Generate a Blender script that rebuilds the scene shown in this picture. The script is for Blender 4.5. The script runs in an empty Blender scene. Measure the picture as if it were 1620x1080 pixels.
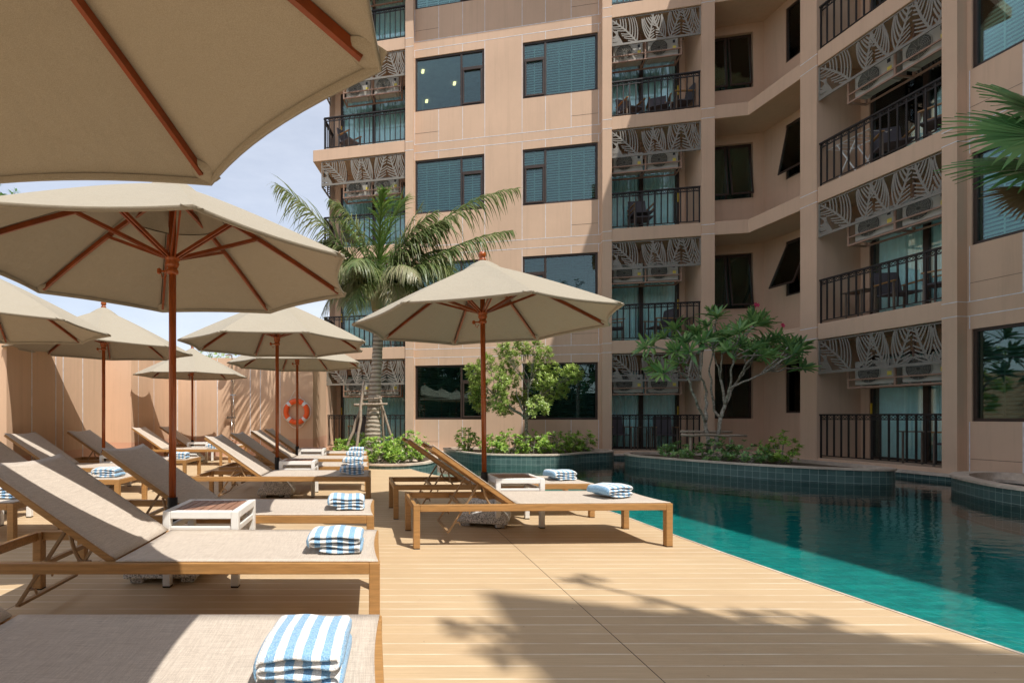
import bpy, math, random
from mathutils import Vector, Matrix, noise as mnoise
R = math.radians
random.seed(7)
SC = bpy.context.scene
COL = SC.collection

# ------------------------------------------------------------------ camera, sky, sun, exposure
cd = bpy.data.cameras.new("camera"); cam = bpy.data.objects.new("camera", cd); COL.objects.link(cam)
cam.location = (0, 0, 1.0); cam.rotation_euler = (R(90), 0, 0)
cd.sensor_width = 36.0; cd.sensor_fit = 'HORIZONTAL'
cd.lens = 800.0 / 1620.0 * 36.0
cd.shift_x = (810 - 590) / 1620.0
cd.shift_y = (659 - 540) / 1620.0
cd.clip_start = 0.05; cd.clip_end = 3000
SC.camera = cam

SUN = Vector((0.36, -0.46, 1.0)).normalized()
sl = bpy.data.lights.new("sun", 'SUN'); so = bpy.data.objects.new("sun", sl); COL.objects.link(so)
sl.energy = 4.1; sl.angle = R(0.5); sl.color = (1.0, 0.955, 0.88)
so.rotation_euler = SUN.to_track_quat('Z', 'Y').to_euler(); so.location = (10, -12, 30)

W = bpy.data.worlds.new("World"); SC.world = W; W.use_nodes = True
wn = W.node_tree.nodes; wl = W.node_tree.links
for n in list(wn): wn.remove(n)
def wnode(t, **k):
    n = wn.new(t)
    for a, v in k.items(): setattr(n, a, v)
    return n
sky = wnode('ShaderNodeTexSky', sky_type='NISHITA', sun_disc=False)
sky.sun_elevation = math.asin(SUN.z); sky.sun_rotation = math.atan2(SUN.x, SUN.y)
sky.air_density = 1.0; sky.dust_density = 1.6; sky.ozone_density = 2.0
tc = wnode('ShaderNodeTexCoord'); mp = wnode('ShaderNodeMapping'); mp.inputs['Scale'].default_value = (1.0, 1.0, 3.2)
nz = wnode('ShaderNodeTexNoise'); nz.inputs['Scale'].default_value = 1.1; nz.inputs['Detail'].default_value = 8; nz.inputs['Roughness'].default_value = 0.62
cr = wnode('ShaderNodeValToRGB'); cr.color_ramp.elements[0].position = 0.36; cr.color_ramp.elements[1].position = 0.76
cr.color_ramp.elements[0].color = (0.40, 0.40, 0.40, 1); cr.color_ramp.elements[1].color = (0.85, 0.85, 0.85, 1)
mx = wnode('ShaderNodeMix', data_type='RGBA'); mx.inputs[7].default_value = (7.6, 8.0, 8.9, 1)
bg = wnode('ShaderNodeBackground'); bg.inputs['Strength'].default_value = 0.108
wo = wnode('ShaderNodeOutputWorld')
wl.new(tc.outputs['Generated'], mp.inputs[0]); wl.new(mp.outputs[0], nz.inputs['Vector']); wl.new(nz.outputs[0], cr.inputs[0])
wl.new(cr.outputs[0], mx.inputs[0]); wl.new(sky.outputs[0], mx.inputs[6]); wl.new(mx.outputs[2], bg.inputs[0]); wl.new(bg.outputs[0], wo.inputs[0])
SC.view_settings.view_transform = 'Standard'; SC.view_settings.look = 'None'
SC.view_settings.exposure = 0.36; SC.view_settings.gamma = 1
SC.cycles.max_bounces = 8; SC.cycles.transparent_max_bounces = 16

# ------------------------------------------------------------------ helpers: materials
class MT:
    def __init__(s, name):
        s.m = bpy.data.materials.new(name); s.m.use_nodes = True
        s.n = s.m.node_tree.nodes; s.l = s.m.node_tree.links
        s.b = s.n['Principled BSDF']; s.out = s.n['Material Output']
    def new(s, t, **k):
        n = s.n.new(t)
        for a, v in k.items(): setattr(n, a, v)
        return n
    def link(s, a, b): s.l.new(a, b)
    def coord(s, which='Object', scale=(1, 1, 1), rot=(0, 0, 0)):
        t = s.new('ShaderNodeTexCoord'); m = s.new('ShaderNodeMapping')
        m.inputs['Scale'].default_value = scale; m.inputs['Rotation'].default_value = rot
        s.link(t.outputs[which], m.inputs[0]); return m.outputs[0]
    def noise(s, vec, scale, detail=4, rough=0.6):
        n = s.new('ShaderNodeTexNoise'); n.inputs['Scale'].default_value = scale; n.inputs['Detail'].default_value = detail
        n.inputs['Roughness'].default_value = rough
        if vec: s.link(vec, n.inputs['Vector'])
        return n.outputs[0]
    def ramp(s, fac, a, b, p0=0.3, p1=0.7):
        r = s.new('ShaderNodeValToRGB'); r.color_ramp.elements[0].position = p0; r.color_ramp.elements[1].position = p1
        r.color_ramp.elements[0].color = (*a, 1); r.color_ramp.elements[1].color = (*b, 1); s.link(fac, r.inputs[0]); return r.outputs[0]
    def mix(s, fac, a, b, blend='MIX'):
        m = s.new('ShaderNodeMix', data_type='RGBA', blend_type=blend)
        for i, v in ((0, fac), (6, a), (7, b)):
            if isinstance(v, (int, float)): m.inputs[i].default_value = v
            elif isinstance(v, tuple): m.inputs[i].default_value = (*v, 1)
            else: s.link(v, m.inputs[i])
        return m.outputs[2]
    def math(s, op, a, b=0.0, c=None):
        m = s.new('ShaderNodeMath', operation=op)
        for i, v in ((0, a), (1, b), (2, c)):
            if v is None: continue
            if isinstance(v, (int, float)): m.inputs[i].default_value = v
            else: s.link(v, m.inputs[i])
        return m.outputs[0]
    def bump(s, h, strength=0.3, dist=0.01, shader=None):
        b = s.new('ShaderNodeBump'); b.inputs['Strength'].default_value = strength; b.inputs['Distance'].default_value = dist
        s.link(h, b.inputs['Height']); s.link(b.outputs[0], (shader or s.b).inputs['Normal']); return b.outputs[0]
    def set(s, color=None, rough=None, metal=None, spec=None):
        if color is not None:
            if isinstance(color, tuple): s.b.inputs['Base Color'].default_value = (*color, 1)
            else: s.link(color, s.b.inputs['Base Color'])
        if rough is not None: s.b.inputs['Roughness'].default_value = rough
        if metal is not None: s.b.inputs['Metallic'].default_value = metal
        if spec is not None: s.b.inputs['Specular IOR Level'].default_value = spec
        return s
M = {}
def simple(name, col, rough=0.6, var=0.15, scale=6, bump=0.0, metal=0, bscale=60, spec=0.4):
    m = MT(name); v = m.coord()
    c = m.ramp(m.noise(v, scale), tuple(x * (1 - var) for x in col), tuple(min(1, x * (1 + var)) for x in col))
    m.set(c, rough, metal, spec)
    if bump: m.bump(m.noise(v, bscale, 3), bump, 0.004)
    M[name] = m.m; return m
# painted render of the building
def plaster(name, col, stain=None):
    m = MT(name); v = m.coord()
    c = m.ramp(m.noise(v, 0.7, 6, 0.6), tuple(x * 0.93 for x in col), tuple(x * 1.05 for x in col), 0.3, 0.7)
    st = m.noise(m.coord(scale=(7, 7, 0.28)), 1.4, 6, 0.7)
    c = m.mix(m.math('MULTIPLY', m.ramp(st, (0, 0, 0), (1, 1, 1), 0.50, 0.78), 0.42), c, tuple(x * 0.72 for x in col))
    c = m.mix(m.math('MULTIPLY', m.ramp(m.noise(m.coord(scale=(1, 1, 0.6)), 2.6, 8, 0.75), (0, 0, 0), (1, 1, 1), 0.5, 0.72), 0.22), c, tuple(min(1, x * 1.18) for x in col))
    if stain:
        sx = m.new('ShaderNodeSeparateXYZ'); tcn = m.new('ShaderNodeTexCoord'); m.link(tcn.outputs['Object'], sx.inputs[0])
        zz = m.math('ADD', sx.outputs[2], m.math('MULTIPLY', m.noise(v, 1.2, 2), 0.05))
        lt = m.math('LESS_THAN', zz, stain[0]); c = m.mix(lt, c, stain[1])
    m.set(c, 0.85, 0, 0.25); m.bump(m.noise(v, 55, 4), 0.18, 0.004); M[name] = m.m
plaster('plaster', (0.63, 0.435, 0.305))
plaster('wall_plaster', (0.68, 0.465, 0.315), (0.47, (0.64, 0.38, 0.26)))
simple('white_joint', (0.72, 0.72, 0.75), 0.6, 0.2, 9)
simple('dark_joint', (0.12, 0.09, 0.075), 0.8)
simple('soffit', (0.40, 0.29, 0.21), 0.85, 0.06)
simple('brown_alu', (0.045, 0.028, 0.021), 0.4, 0.2)
simple('rail_metal', (0.018, 0.014, 0.013), 0.45, 0.2)
simple('screen_metal', (0.22, 0.20, 0.17), 0.5, 0.1, 3)
simple('rack_metal', (0.34, 0.21, 0.15), 0.55, 0.12)
simple('ac_white', (0.42, 0.40, 0.35), 0.5, 0.08)
simple('ac_dark', (0.07, 0.07, 0.06), 0.6)
simple('ac_yellow', (0.75, 0.62, 0.12), 0.5)
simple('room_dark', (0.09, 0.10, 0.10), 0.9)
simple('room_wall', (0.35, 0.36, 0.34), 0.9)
simple('handle_yellow', (0.75, 0.5, 0.03), 0.4)
simple('black_rubber', (0.015, 0.014, 0.013), 0.5)
simple('white_alu', (0.80, 0.79, 0.76), 0.35, 0.03)
simple('white_plastic', (0.78, 0.78, 0.78), 0.4, 0.04)
simple('chrome', (0.6, 0.6, 0.6), 0.25, 0.1, metal=1.0)
simple('chair_frame', (0.17, 0.13, 0.10), 0.45)
simple('chair_sling', (0.10, 0.09, 0.10), 0.7)
simple('rope', (0.75, 0.72, 0.65), 0.8, 0.15, 30, 0.3)
simple('soil', (0.09, 0.065, 0.04), 0.95, 0.4, 12, 0.6, bscale=30)
simple('added_dark_wall', (0.05, 0.075, 0.03), 0.95, 0.5, 3, 0.8)
simple('ground', (0.22, 0.19, 0.15), 0.95, 0.3, 0.4)
simple('red', (0.62, 0.05, 0.13), 0.5, 0.2)
def coping():
    m = MT('coping_stone'); v = m.coord()
    c = m.ramp(m.noise(v, 5, 8, 0.7), (0.42, 0.33, 0.26), (0.74, 0.62, 0.50))
    c = m.mix(m.math('MULTIPLY', m.ramp(m.noise(v, 1.1, 3), (0, 0, 0), (1, 1, 1), 0.45, 0.65), 0.5), c, (0.30, 0.23, 0.18))
    m.set(c, 0.7, 0, 0.3); m.bump(m.noise(v, 40, 4), 0.3, 0.004); M['coping_stone'] = m.m
coping()
def timber(name, col, rough, sc=(2, 25, 25), var=0.35, which='Object'):
    m = MT(name); v = m.coord(which, sc)
    n = m.noise(v, 2.2, 6, 0.65)
    c = m.ramp(n, tuple(x * (1 - var) for x in col), tuple(min(1, x * (1 + var * 0.5)) for x in col), 0.3, 0.68)
    m.set(c, rough, 0, 0.5); m.bump(n, 0.12, 0.002); M[name] = m.m
timber('teak_frame', (0.44, 0.235, 0.085), 0.34, (2.5, 30, 30), 0.3)
timber('parasol_wood', (0.36, 0.085, 0.016), 0.25, (30, 30, 3), 0.35)
timber('parasol_rib', (0.24, 0.05, 0.010), 0.28, (6, 6, 6), 0.3)
timber('table_slat', (0.33, 0.165, 0.10), 0.5, (20, 2, 20), 0.35)
timber('stake_wood', (0.36, 0.28, 0.21), 0.85, (14, 14, 4), 0.4)
simple('metal_bracket', (0.33, 0.21, 0.11), 0.35, 0.12)
def sling():
    m = MT('sling'); v = m.coord(scale=(1, 1, 1))
    a = m.noise(m.coord(scale=(420, 14, 14)), 1.0, 2); b = m.noise(m.coord(scale=(14, 420, 420)), 1.0, 2)
    s = m.math('MULTIPLY', m.math('ADD', a, b), 0.5)
    c = m.ramp(s, (0.46, 0.385, 0.315), (0.80, 0.705, 0.60), 0.28, 0.66)
    fine = m.noise(m.coord(scale=(500, 500, 500)), 1.0, 0)
    c = m.mix(m.math('MULTIPLY', m.ramp(fine, (0, 0, 0), (1, 1, 1), 0.5, 0.56), 0.25), c, (0.26, 0.2, 0.16))
    m.set(c, 0.6, 0, 0.35); m.bump(s, 0.25, 0.002)
    tr = m.new('ShaderNodeBsdfTranslucent'); m.link(c, tr.inputs[0])
    ms = m.new('ShaderNodeMixShader'); ms.inputs[0].default_value = 0.12
    m.link(m.b.outputs[0], ms.inputs[1]); m.link(tr.outputs[0], ms.inputs[2]); m.link(ms.outputs[0], m.out.inputs[0])
    M['sling'] = m.m
sling()
def canvas():
    m = MT('canvas'); v = m.coord()
    w = m.noise(m.coord(scale=(420, 420, 420)), 1.0, 1)
    c = m.ramp(w, (0.30, 0.265, 0.205), (0.405, 0.36, 0.285), 0.3, 0.7)
    c = m.mix(m.math('MULTIPLY', m.ramp(m.noise(v, 2.2, 5), (0, 0, 0), (1, 1, 1), 0.5, 0.75), 0.18), c, (0.31, 0.265, 0.20))
    m.set(c, 0.85, 0, 0.2); nb = m.bump(m.math('ADD', m.math('ADD', m.noise(v, 3.5, 4), m.math('MULTIPLY', m.noise(m.coord(scale=(9, 9, 1.5)), 1.0, 2), 0.5)), m.math('MULTIPLY', w, 0.05)), 0.55, 0.03)
    tr = m.new('ShaderNodeBsdfTranslucent'); tr.inputs[0].default_value = (0.55, 0.40, 0.25, 1); m.link(nb, tr.inputs['Normal'])
    ms = m.new('ShaderNodeMixShader'); ms.inputs[0].default_value = 0.015
    m.link(m.b.outputs[0], ms.inputs[1]); m.link(tr.outputs[0], ms.inputs[2]); m.link(ms.outputs[0], m.out.inputs[0])
    M['canvas'] = m.m
canvas()
simple('canvas_trim', (0.10, 0.085, 0.06), 0.9)
def deckmat():
    m = MT('deck_boards'); t = m.new('ShaderNodeTexCoord'); s = m.new('ShaderNodeSeparateXYZ'); m.link(t.outputs['Object'], s.inputs[0])
    X, Y = s.outputs[0], s.outputs[1]
    yb = m.math('DIVIDE', Y, 0.1007); fy = m.math('FRACT', m.math('ADD', yb, 0.82)); by = m.math('FLOOR', m.math('ADD', yb, 0.82))
    xb = m.math('DIVIDE', m.math('SUBTRACT', X, 1.10), 3.0); fx = m.math('FRACT', xb); bx = m.math('FLOOR', xb)
    wn_ = m.new('ShaderNodeTexWhiteNoise'); cx = m.new('ShaderNodeCombineXYZ'); m.link(bx, cx.inputs[0]); m.link(by, cx.inputs[1]); m.link(cx.outputs[0], wn_.inputs['Vector'])
    rnd = wn_.outputs['Value']
    g = m.noise(m.coord(scale=(1.2, 60, 1)), 3.0, 5, 0.7)
    c = m.ramp(g, (0.46, 0.33, 0.19), (0.64, 0.475, 0.295), 0.25, 0.75)
    c = m.mix(m.math('MULTIPLY', rnd, 0.55), c, (0.50, 0.355, 0.21))
    c = m.mix(m.math('MULTIPLY', m.ramp(m.noise(m.coord(scale=(1, 1.6, 1)), 0.9, 6, 0.7), (0, 0, 0), (1, 1, 1), 0.48, 0.72), 0.38), c, (0.40, 0.275, 0.155))
    dots = m.ramp(m.noise(m.coord(), 38, 2), (0, 0, 0), (1, 1, 1), 0.735, 0.76)
    c = m.mix(m.math('MULTIPLY', dots, 0.6), c, (0.14, 0.10, 0.06))
    # seam between boards: edge highlight painted as a pale line, fine groove next to it
    e = m.math('ABSOLUTE', m.math('SUBTRACT', fy, 0.5))
    lite = m.math('MULTIPLY', m.math('GREATER_THAN', e, 0.462), m.ramp(m.noise(m.coord(scale=(1.3, 10, 1)), 1.7, 3), (0.25, 0.25, 0.25), (1, 1, 1), 0.4, 0.6))
    c = m.mix(m.math('MULTIPLY', lite, 0.72), c, (0.95, 0.87, 0.70))
    gr = m.math('LESS_THAN', fy, 0.018); c = m.mix(m.math('MULTIPLY', gr, 0.45), c, (0.2, 0.12, 0.06))
    ex = m.math('ABSOLUTE', m.math('SUBTRACT', fx, 0.5)); jx = m.math('GREATER_THAN', ex, 0.4993)
    c = m.mix(jx, c, (0.04, 0.025, 0.015))
    m.set(c, 0.55, 0, 0.35)
    fine = m.math('SINE', m.math('MULTIPLY', Y, 1250.0))
    h = m.math('ADD', m.math('MULTIPLY', fine, 0.10), m.math('SUBTRACT', m.math('MULTIPLY', g, 0.25), m.math('MULTIPLY', gr, 1.2)))
    m.bump(h, 0.3, 0.003); M['deck_boards'] = m.m
deckmat()
def tiles(name, a, b, grout, size=0.115, which='UV'):
    m = MT(name); v = m.coord(which)
    br = m.new('ShaderNodeTexBrick'); br.offset = 0.0; br.squash = 1.0
    br.inputs['Scale'].default_value = 1.0; br.inputs['Brick Width'].default_value = size; br.inputs['Row Height'].default_value = size
    br.inputs['Mortar Size'].default_value = 0.0028; br.inputs['Bias'].default_value = 0.0
    br.inputs['Color1'].default_value = (*a, 1); br.inputs['Color2'].default_value = (*b, 1); br.inputs['Mortar'].default_value = (*grout, 1)
    m.link(v, br.inputs['Vector'])
    n = m.noise(v, 26, 6, 0.7)
    c = m.mix(m.math('MULTIPLY', n, 0.6), br.outputs[0], tuple(x * 0.45 for x in a))
    m.set(c, 0.28, 0, 0.5); m.bump(m.math('ADD', br.outputs['Fac'], m.math('MULTIPLY', n, -0.4)), -0.3, 0.003); M[name] = m.m
tiles('green_tiles', (0.10, 0.17, 0.155), (0.055, 0.105, 0.10), (0.36, 0.43, 0.39))
def poolfloor():
    m = MT('pool_floor'); v = m.coord()
    br = m.new('ShaderNodeTexBrick'); br.offset = 0; br.inputs['Scale'].default_value = 1; br.inputs['Brick Width'].default_value = 0.1; br.inputs['Row Height'].default_value = 0.1
    br.inputs['Mortar Size'].default_value = 0.006
    br.inputs['Color1'].default_value = (0.004, 0.265, 0.225, 1); br.inputs['Color2'].default_value = (0.003, 0.20, 0.17, 1); br.inputs['Mortar'].default_value = (0.012, 0.30, 0.29, 1)
    m.link(v, br.inputs['Vector'])
    c = m.mix(m.ramp(m.noise(m.coord(scale=(1.2, 3.2, 1)), 3.2, 6, 0.75), (0, 0, 0), (1, 1, 1), 0.40, 0.62), br.outputs[0], (0.004, 0.165, 0.155))  # bright ripple streaks of light painted into the tile colour as stretched mottling
    m.set(c, 0.7, 0, 0.2); M['pool_floor'] = m.m
poolfloor()
def water():
    m = MT('pool_water'); n = m.n
    n.remove(m.b)
    tr = m.new('ShaderNodeBsdfTransparent'); tr.inputs[0].default_value = (0.90, 1.0, 1.0, 1)
    gl = m.new('ShaderNodeBsdfGlossy'); gl.inputs['Roughness'].default_value = 0.015
    fr = m.new('ShaderNodeFresnel'); fr.inputs['IOR'].default_value = 1.5
    h = m.math('ADD', m.noise(m.coord(scale=(1.0, 2.1, 1)), 2.6, 3, 0.5), m.math('MULTIPLY', m.noise(m.coord(scale=(1, 1.8, 1)), 11, 3), 0.16))
    b = m.new('ShaderNodeBump'); b.inputs['Strength'].default_value = 0.10; b.inputs['Distance'].default_value = 0.05; m.link(h, b.inputs['Height'])
    m.link(b.outputs[0], gl.inputs['Normal']); m.link(b.outputs[0], fr.inputs['Normal'])
    ms = m.new('ShaderNodeMixShader'); m.link(fr.outputs[0], ms.inputs[0]); m.link(tr.outputs[0], ms.inputs[1]); m.link(gl.outputs[0], ms.inputs[2])
    m.link(ms.outputs[0], m.out.inputs[0]); M['pool_water'] = m.m
water()
def glass(name, tint, base):
    m = MT(name); m.n.remove(m.b)
    tr = m.new('ShaderNodeBsdfTransparent'); tr.inputs[0].default_value = (*tint, 1)
    gl = m.new('ShaderNodeBsdfGlossy'); gl.inputs['Roughness'].default_value = 0.01; gl.inputs[0].default_value = (0.85, 0.95, 0.95, 1)
    b = m.new('ShaderNodeBump'); b.inputs['Strength'].default_value = 0.05; b.inputs['Distance'].default_value = 0.01
    m.link(m.noise(m.coord(), 1.5, 2), b.inputs['Height']); m.link(b.outputs[0], gl.inputs['Normal'])
    fr = m.new('ShaderNodeFresnel'); fr.inputs['IOR'].default_value = 1.5
    f = m.math('ADD', fr.outputs[0], base)
    ms = m.new('ShaderNodeMixShader'); m.link(f, ms.inputs[0]); m.link(tr.outputs[0], ms.inputs[1]); m.link(gl.outputs[0], ms.inputs[2])
    m.link(ms.outputs[0], m.out.inputs[0]); M[name] = m.m
glass('window_glass', (0.70, 0.88, 0.86), 0.03)
glass('door_glass', (0.93, 1.0, 1.0), 0.02)
simple('blind', (0.62, 0.68, 0.64), 0.6, 0.05)
simple('dark_blind', (0.07, 0.085, 0.08), 0.5, 0.1)
simple('curtain', (0.78, 0.94, 0.93), 0.9, 0.06)
def ringmat(): simple('ring_orange', (0.95, 0.13, 0.025), 0.45, 0.08)
ringmat()
def towelmat():
    m = MT('towel_cloth'); t = m.new('ShaderNodeTexCoord'); s = m.new('ShaderNodeSeparateXYZ'); m.link(t.outputs['Object'], s.inputs[0])
    wob = m.math('MULTIPLY', m.math('SUBTRACT', m.noise(m.coord(), 9, 2), 0.5), 0.012)
    x = m.math('ADD', s.outputs[0], wob)
    f = m.math('FRACT', m.math('ADD', m.math('DIVIDE', x, 0.056), 0.27)); st = m.math('GREATER_THAN', f, 0.5)
    fz = m.noise(m.coord(), 190, 2)
    stf = m.math('GREATER_THAN', m.math('ADD', f, m.math('MULTIPLY', m.math('SUBTRACT', fz, 0.5), 0.12)), 0.5)
    c = m.mix(stf, (0.86, 0.86, 0.85), m.ramp(fz, (0.17, 0.38, 0.62), (0.40, 0.62, 0.82), 0.3, 0.7))
    m.set(c, 0.95, 0, 0.1); m.b.inputs['Sheen Weight'].default_value = 0.3
    m.bump(m.math('ADD', fz, m.noise(m.coord(), 45, 3)), 0.9, 0.006); M['towel_cloth'] = m.m
towelmat()
def granite():
    m = MT('granite'); n = m.noise(m.coord(), 95, 3, 0.8)
    c = m.ramp(n, (0.10, 0.10, 0.095), (0.78, 0.76, 0.72), 0.38, 0.54); m.set(c, 0.7); m.bump(n, 0.2, 0.003); M['granite'] = m.m
granite()
def leaf(name, cols, transl=0.35, rough=0.4):
    m = MT(name); g = m.new('ShaderNodeNewGeometry'); r = m.new('ShaderNodeValToRGB')
    e = r.color_ramp.elements
    e[0].color = (*cols[0], 1); e[1].color = (*cols[-1], 1)
    for i, c in enumerate(cols[1:-1]):
        k = e.new((i + 1) / (len(cols) - 1)); k.color = (*c, 1)
    m.link(g.outputs['Random Per Island'], r.inputs[0])
    m.set(r.outputs[0], rough, 0, 0.45)
    tr = m.new('ShaderNodeBsdfTranslucent'); m.link(r.outputs[0], tr.inputs[0])
    ms = m.new('ShaderNodeMixShader'); ms.inputs[0].default_value = transl
    m.link(m.b.outputs[0], ms.inputs[1]); m.link(tr.outputs[0], ms.inputs[2]); m.link(ms.outputs[0], m.out.inputs[0]); M[name] = m.m
leaf('palm_leaf', [(0.09, 0.15, 0.04), (0.17, 0.22, 0.07), (0.30, 0.32, 0.14), (0.08, 0.14, 0.04)])
leaf('palm_bright', [(0.09, 0.19, 0.03), (0.20, 0.31, 0.06), (0.13, 0.24, 0.05), (0.28, 0.36, 0.12)], 0.4)
leaf('palm_dry', [(0.36, 0.33, 0.18), (0.30, 0.31, 0.16), (0.42, 0.37, 0.24)])
leaf('tree_leaf', [(0.22, 0.33, 0.06), (0.36, 0.48, 0.11), (0.48, 0.58, 0.17), (0.16, 0.26, 0.05)], 0.35, 0.32)
leaf('shrub_leaf', [(0.13, 0.30, 0.03), (0.28, 0.46, 0.06), (0.45, 0.60, 0.12), (0.09, 0.22, 0.03)], 0.35, 0.35)
leaf('frangipani_leaf', [(0.10, 0.23, 0.08), (0.18, 0.35, 0.11), (0.30, 0.47, 0.14), (0.10, 0.22, 0.09)], 0.3, 0.25)
leaf('dark_leaf', [(0.05, 0.10, 0.03), (0.09, 0.15, 0.04), (0.12, 0.18, 0.05)], 0.3)
leaf('fan_leaf', [(0.06, 0.17, 0.05), (0.11, 0.26, 0.08), (0.17, 0.34, 0.11)], 0.25, 0.25)
leaf('fan_dry', [(0.30, 0.20, 0.10), (0.24, 0.15, 0.08)], 0.2, 0.6)
leaf('feather_leaf', [(0.08, 0.20, 0.03), (0.14, 0.30, 0.05)], 0.4)
def palmbark():
    m = MT('palm_bark'); w = m.new('ShaderNodeTexWave', wave_type='BANDS', bands_direction='Z'); w.inputs['Scale'].default_value = 3.4; w.inputs['Distortion'].default_value = 3.5
    w.inputs['Detail'].default_value = 4; m.link(m.coord(), w.inputs['Vector'])
    n = m.noise(m.coord(), 14, 6, 0.7)
    c = m.ramp(w.outputs['Fac'], (0.20, 0.155, 0.11), (0.52, 0.45, 0.36), 0.1, 0.6); c = m.mix(m.math('MULTIPLY', n, 0.5), c, (0.26, 0.21, 0.15))
    m.set(c, 0.9); m.bump(m.math('ADD', w.outputs['Fac'], n), 0.7, 0.02); M['palm_bark'] = m.m
palmbark()
def spotbark():
    m = MT('pale_bark'); n = m.noise(m.coord(), 22, 5, 0.7)
    c = m.ramp(n, (0.17, 0.145, 0.11), (0.46, 0.42, 0.35), 0.4, 0.62); m.set(c, 0.85); m.bump(n, 0.5, 0.008); M['pale_bark'] = m.m
spotbark()
em = MT('lamp_glow'); em.b.inputs['Emission Color'].default_value = (1, 0.66, 0.30, 1); em.b.inputs['Emission Strength'].default_value = 2.5; M['lamp_glow'] = em.m

# ------------------------------------------------------------------ helpers: meshes and objects
class MB:
    def __init__(s): s.v = []; s.f = []; s.mi = []; s.uv = {}; s.cur = 0
    def V(s, p): s.v.append(Vector(p)); return len(s.v) - 1
    def F(s, idx, uv=None):
        s.f.append(tuple(idx)); s.mi.append(s.cur)
        if uv: s.uv[len(s.f) - 1] = uv
    def hexa(s, p):
        b = [s.V(q) for q in p]
        for q in ((0, 3, 2, 1), (4, 5, 6, 7), (0, 1, 5, 4), (1, 2, 6, 5), (2, 3, 7, 6), (3, 0, 4, 7)): s.F([b[i] for i in q])
    def box(s, x0, x1, y0, y1, z0, z1, T=None):
        p = [Vector(q) for q in ((x0, y0, z0), (x1, y0, z0), (x1, y1, z0), (x0, y1, z0), (x0, y0, z1), (x1, y0, z1), (x1, y1, z1), (x0, y1, z1))]
        if T: p = [T(q) for q in p]
        s.hexa(p)
    def quad(s, a, b, c, d, uv=None): s.F([s.V(a), s.V(b), s.V(c), s.V(d)], uv)
    def bar(s, a, b, w, h, up=(0, 0, 1)):           # rectangular bar from a to b
        a = Vector(a); b = Vector(b); d = (b - a).normalized(); up = Vector(up)
        sd = d.cross(up)
        if sd.length < 1e-4: sd = d.cross(Vector((1, 0, 0)))
        sd.normalize(); u = sd.cross(d).normalized()
        q = [(-1, -1), (1, -1), (1, 1), (-1, 1)]
        s.hexa([a + sd * (w / 2 * i) + u * (h / 2 * j) for i, j in q] + [b + sd * (w / 2 * i) + u * (h / 2 * j) for i, j in q])
    def tube(s, pts, rad, seg=8, cap=True):
        pts = [Vector(p) for p in pts]; n = len(pts)
        if not isinstance(rad, (list, tuple)): rad = [rad] * n
        prev = None; rings = []
        for i, p in enumerate(pts):
            d = (pts[min(i + 1, n - 1)] - pts[max(i - 1, 0)]).normalized()
            if prev is None:
                a = Vector((0, 0, 1)) if abs(d.z) < 0.9 else Vector((1, 0, 0)); sd = d.cross(a).normalized()
            else:
                sd = (prev - d * prev.dot(d)).normalized()
            prev = sd; u = d.cross(sd)
            rings.append([s.V(p + (sd * math.cos(2 * math.pi * k / seg) + u * math.sin(2 * math.pi * k / seg)) * rad[i]) for k in range(seg)])
        for i in range(n - 1):
            for k in range(seg):
                s.F([rings[i][k], rings[i][(k + 1) % seg], rings[i + 1][(k + 1) % seg], rings[i + 1][k]])
        if cap: s.F(rings[0][::-1]); s.F(rings[-1])
    def lathe(s, prof, c=(0, 0, 0), seg=16):        # prof: (radius, z)
        rings = [[s.V((c[0] + r * math.cos(2 * math.pi * k / seg), c[1] + r * math.sin(2 * math.pi * k / seg), c[2] + z)) for k in range(seg)] for r, z in prof]
        for i in range(len(prof) - 1):
            for k in range(seg): s.F([rings[i][k], rings[i][(k + 1) % seg], rings[i + 1][(k + 1) % seg], rings[i + 1][k]])
        s.F(rings[0][::-1]); s.F(rings[-1])
    def prism(s, poly, z0, z1, side_uv=True):
        n = len(poly); b = [s.V((x, y, z0)) for x, y in poly]; t = [s.V((x, y, z1)) for x, y in poly]
        s.F(b[::-1]); s.F(t); L = 0
        for i in range(n):
            j = (i + 1) % n; d = math.dist(poly[i], poly[j])
            s.F([b[i], b[j], t[j], t[i]], [(L, z0), (L + d, z0), (L + d, z1), (L, z1)]); L += d
    def strip(s, path, z0, z1):                      # vertical wall strip with UV
        L = 0
        for a, b in zip(path[:-1], path[1:]):
            d = math.dist(a, b)
            s.quad((*a, z0), (*b, z0), (*b, z1), (*a, z1), [(L, z0), (L + d, z0), (L + d, z1), (L, z1)]); L += d
    def mesh(s, name, mats, smooth=False, origin=(0, 0, 0)):
        me = bpy.data.meshes.new(name); o = Vector(origin)
        me.from_pydata([v - o for v in s.v], [], s.f)
        if not isinstance(mats, (list, tuple)): mats = [mats]
        for m in mats: me.materials.append(M[m])
        if len(mats) > 1: me.polygons.foreach_set('material_index', s.mi)
        if s.uv:
            l = me.uv_layers.new(name='UVMap')
            for fi, uv in s.uv.items():
                for k, li in enumerate(me.polygons[fi].loop_indices): l.data[li].uv = uv[k]
        if smooth: me.polygons.foreach_set('use_smooth', [True] * len(me.polygons))
        me.update(); return me
    def build(s, name, mats, parent=None, origin=(0, 0, 0), smooth=False, loc=None):
        o = bpy.data.objects.new(name, s.mesh(name, mats, smooth, origin)); COL.objects.link(o)
        if parent: o.parent = parent; o.location = Vector(origin) - WL(parent) if loc is None else loc
        else: o.location = origin if loc is None else loc
        return o
def WL(o):
    v = Vector(o.location)
    while o.parent: o = o.parent; v = v + Vector(o.location)
    return v
def tag(o, label=None, cat=None, group=None, kind=None):
    if label: o['label'] = label
    if cat: o['category'] = cat
    if group: o['group'] = group
    if kind: o['kind'] = kind
    return o
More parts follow.
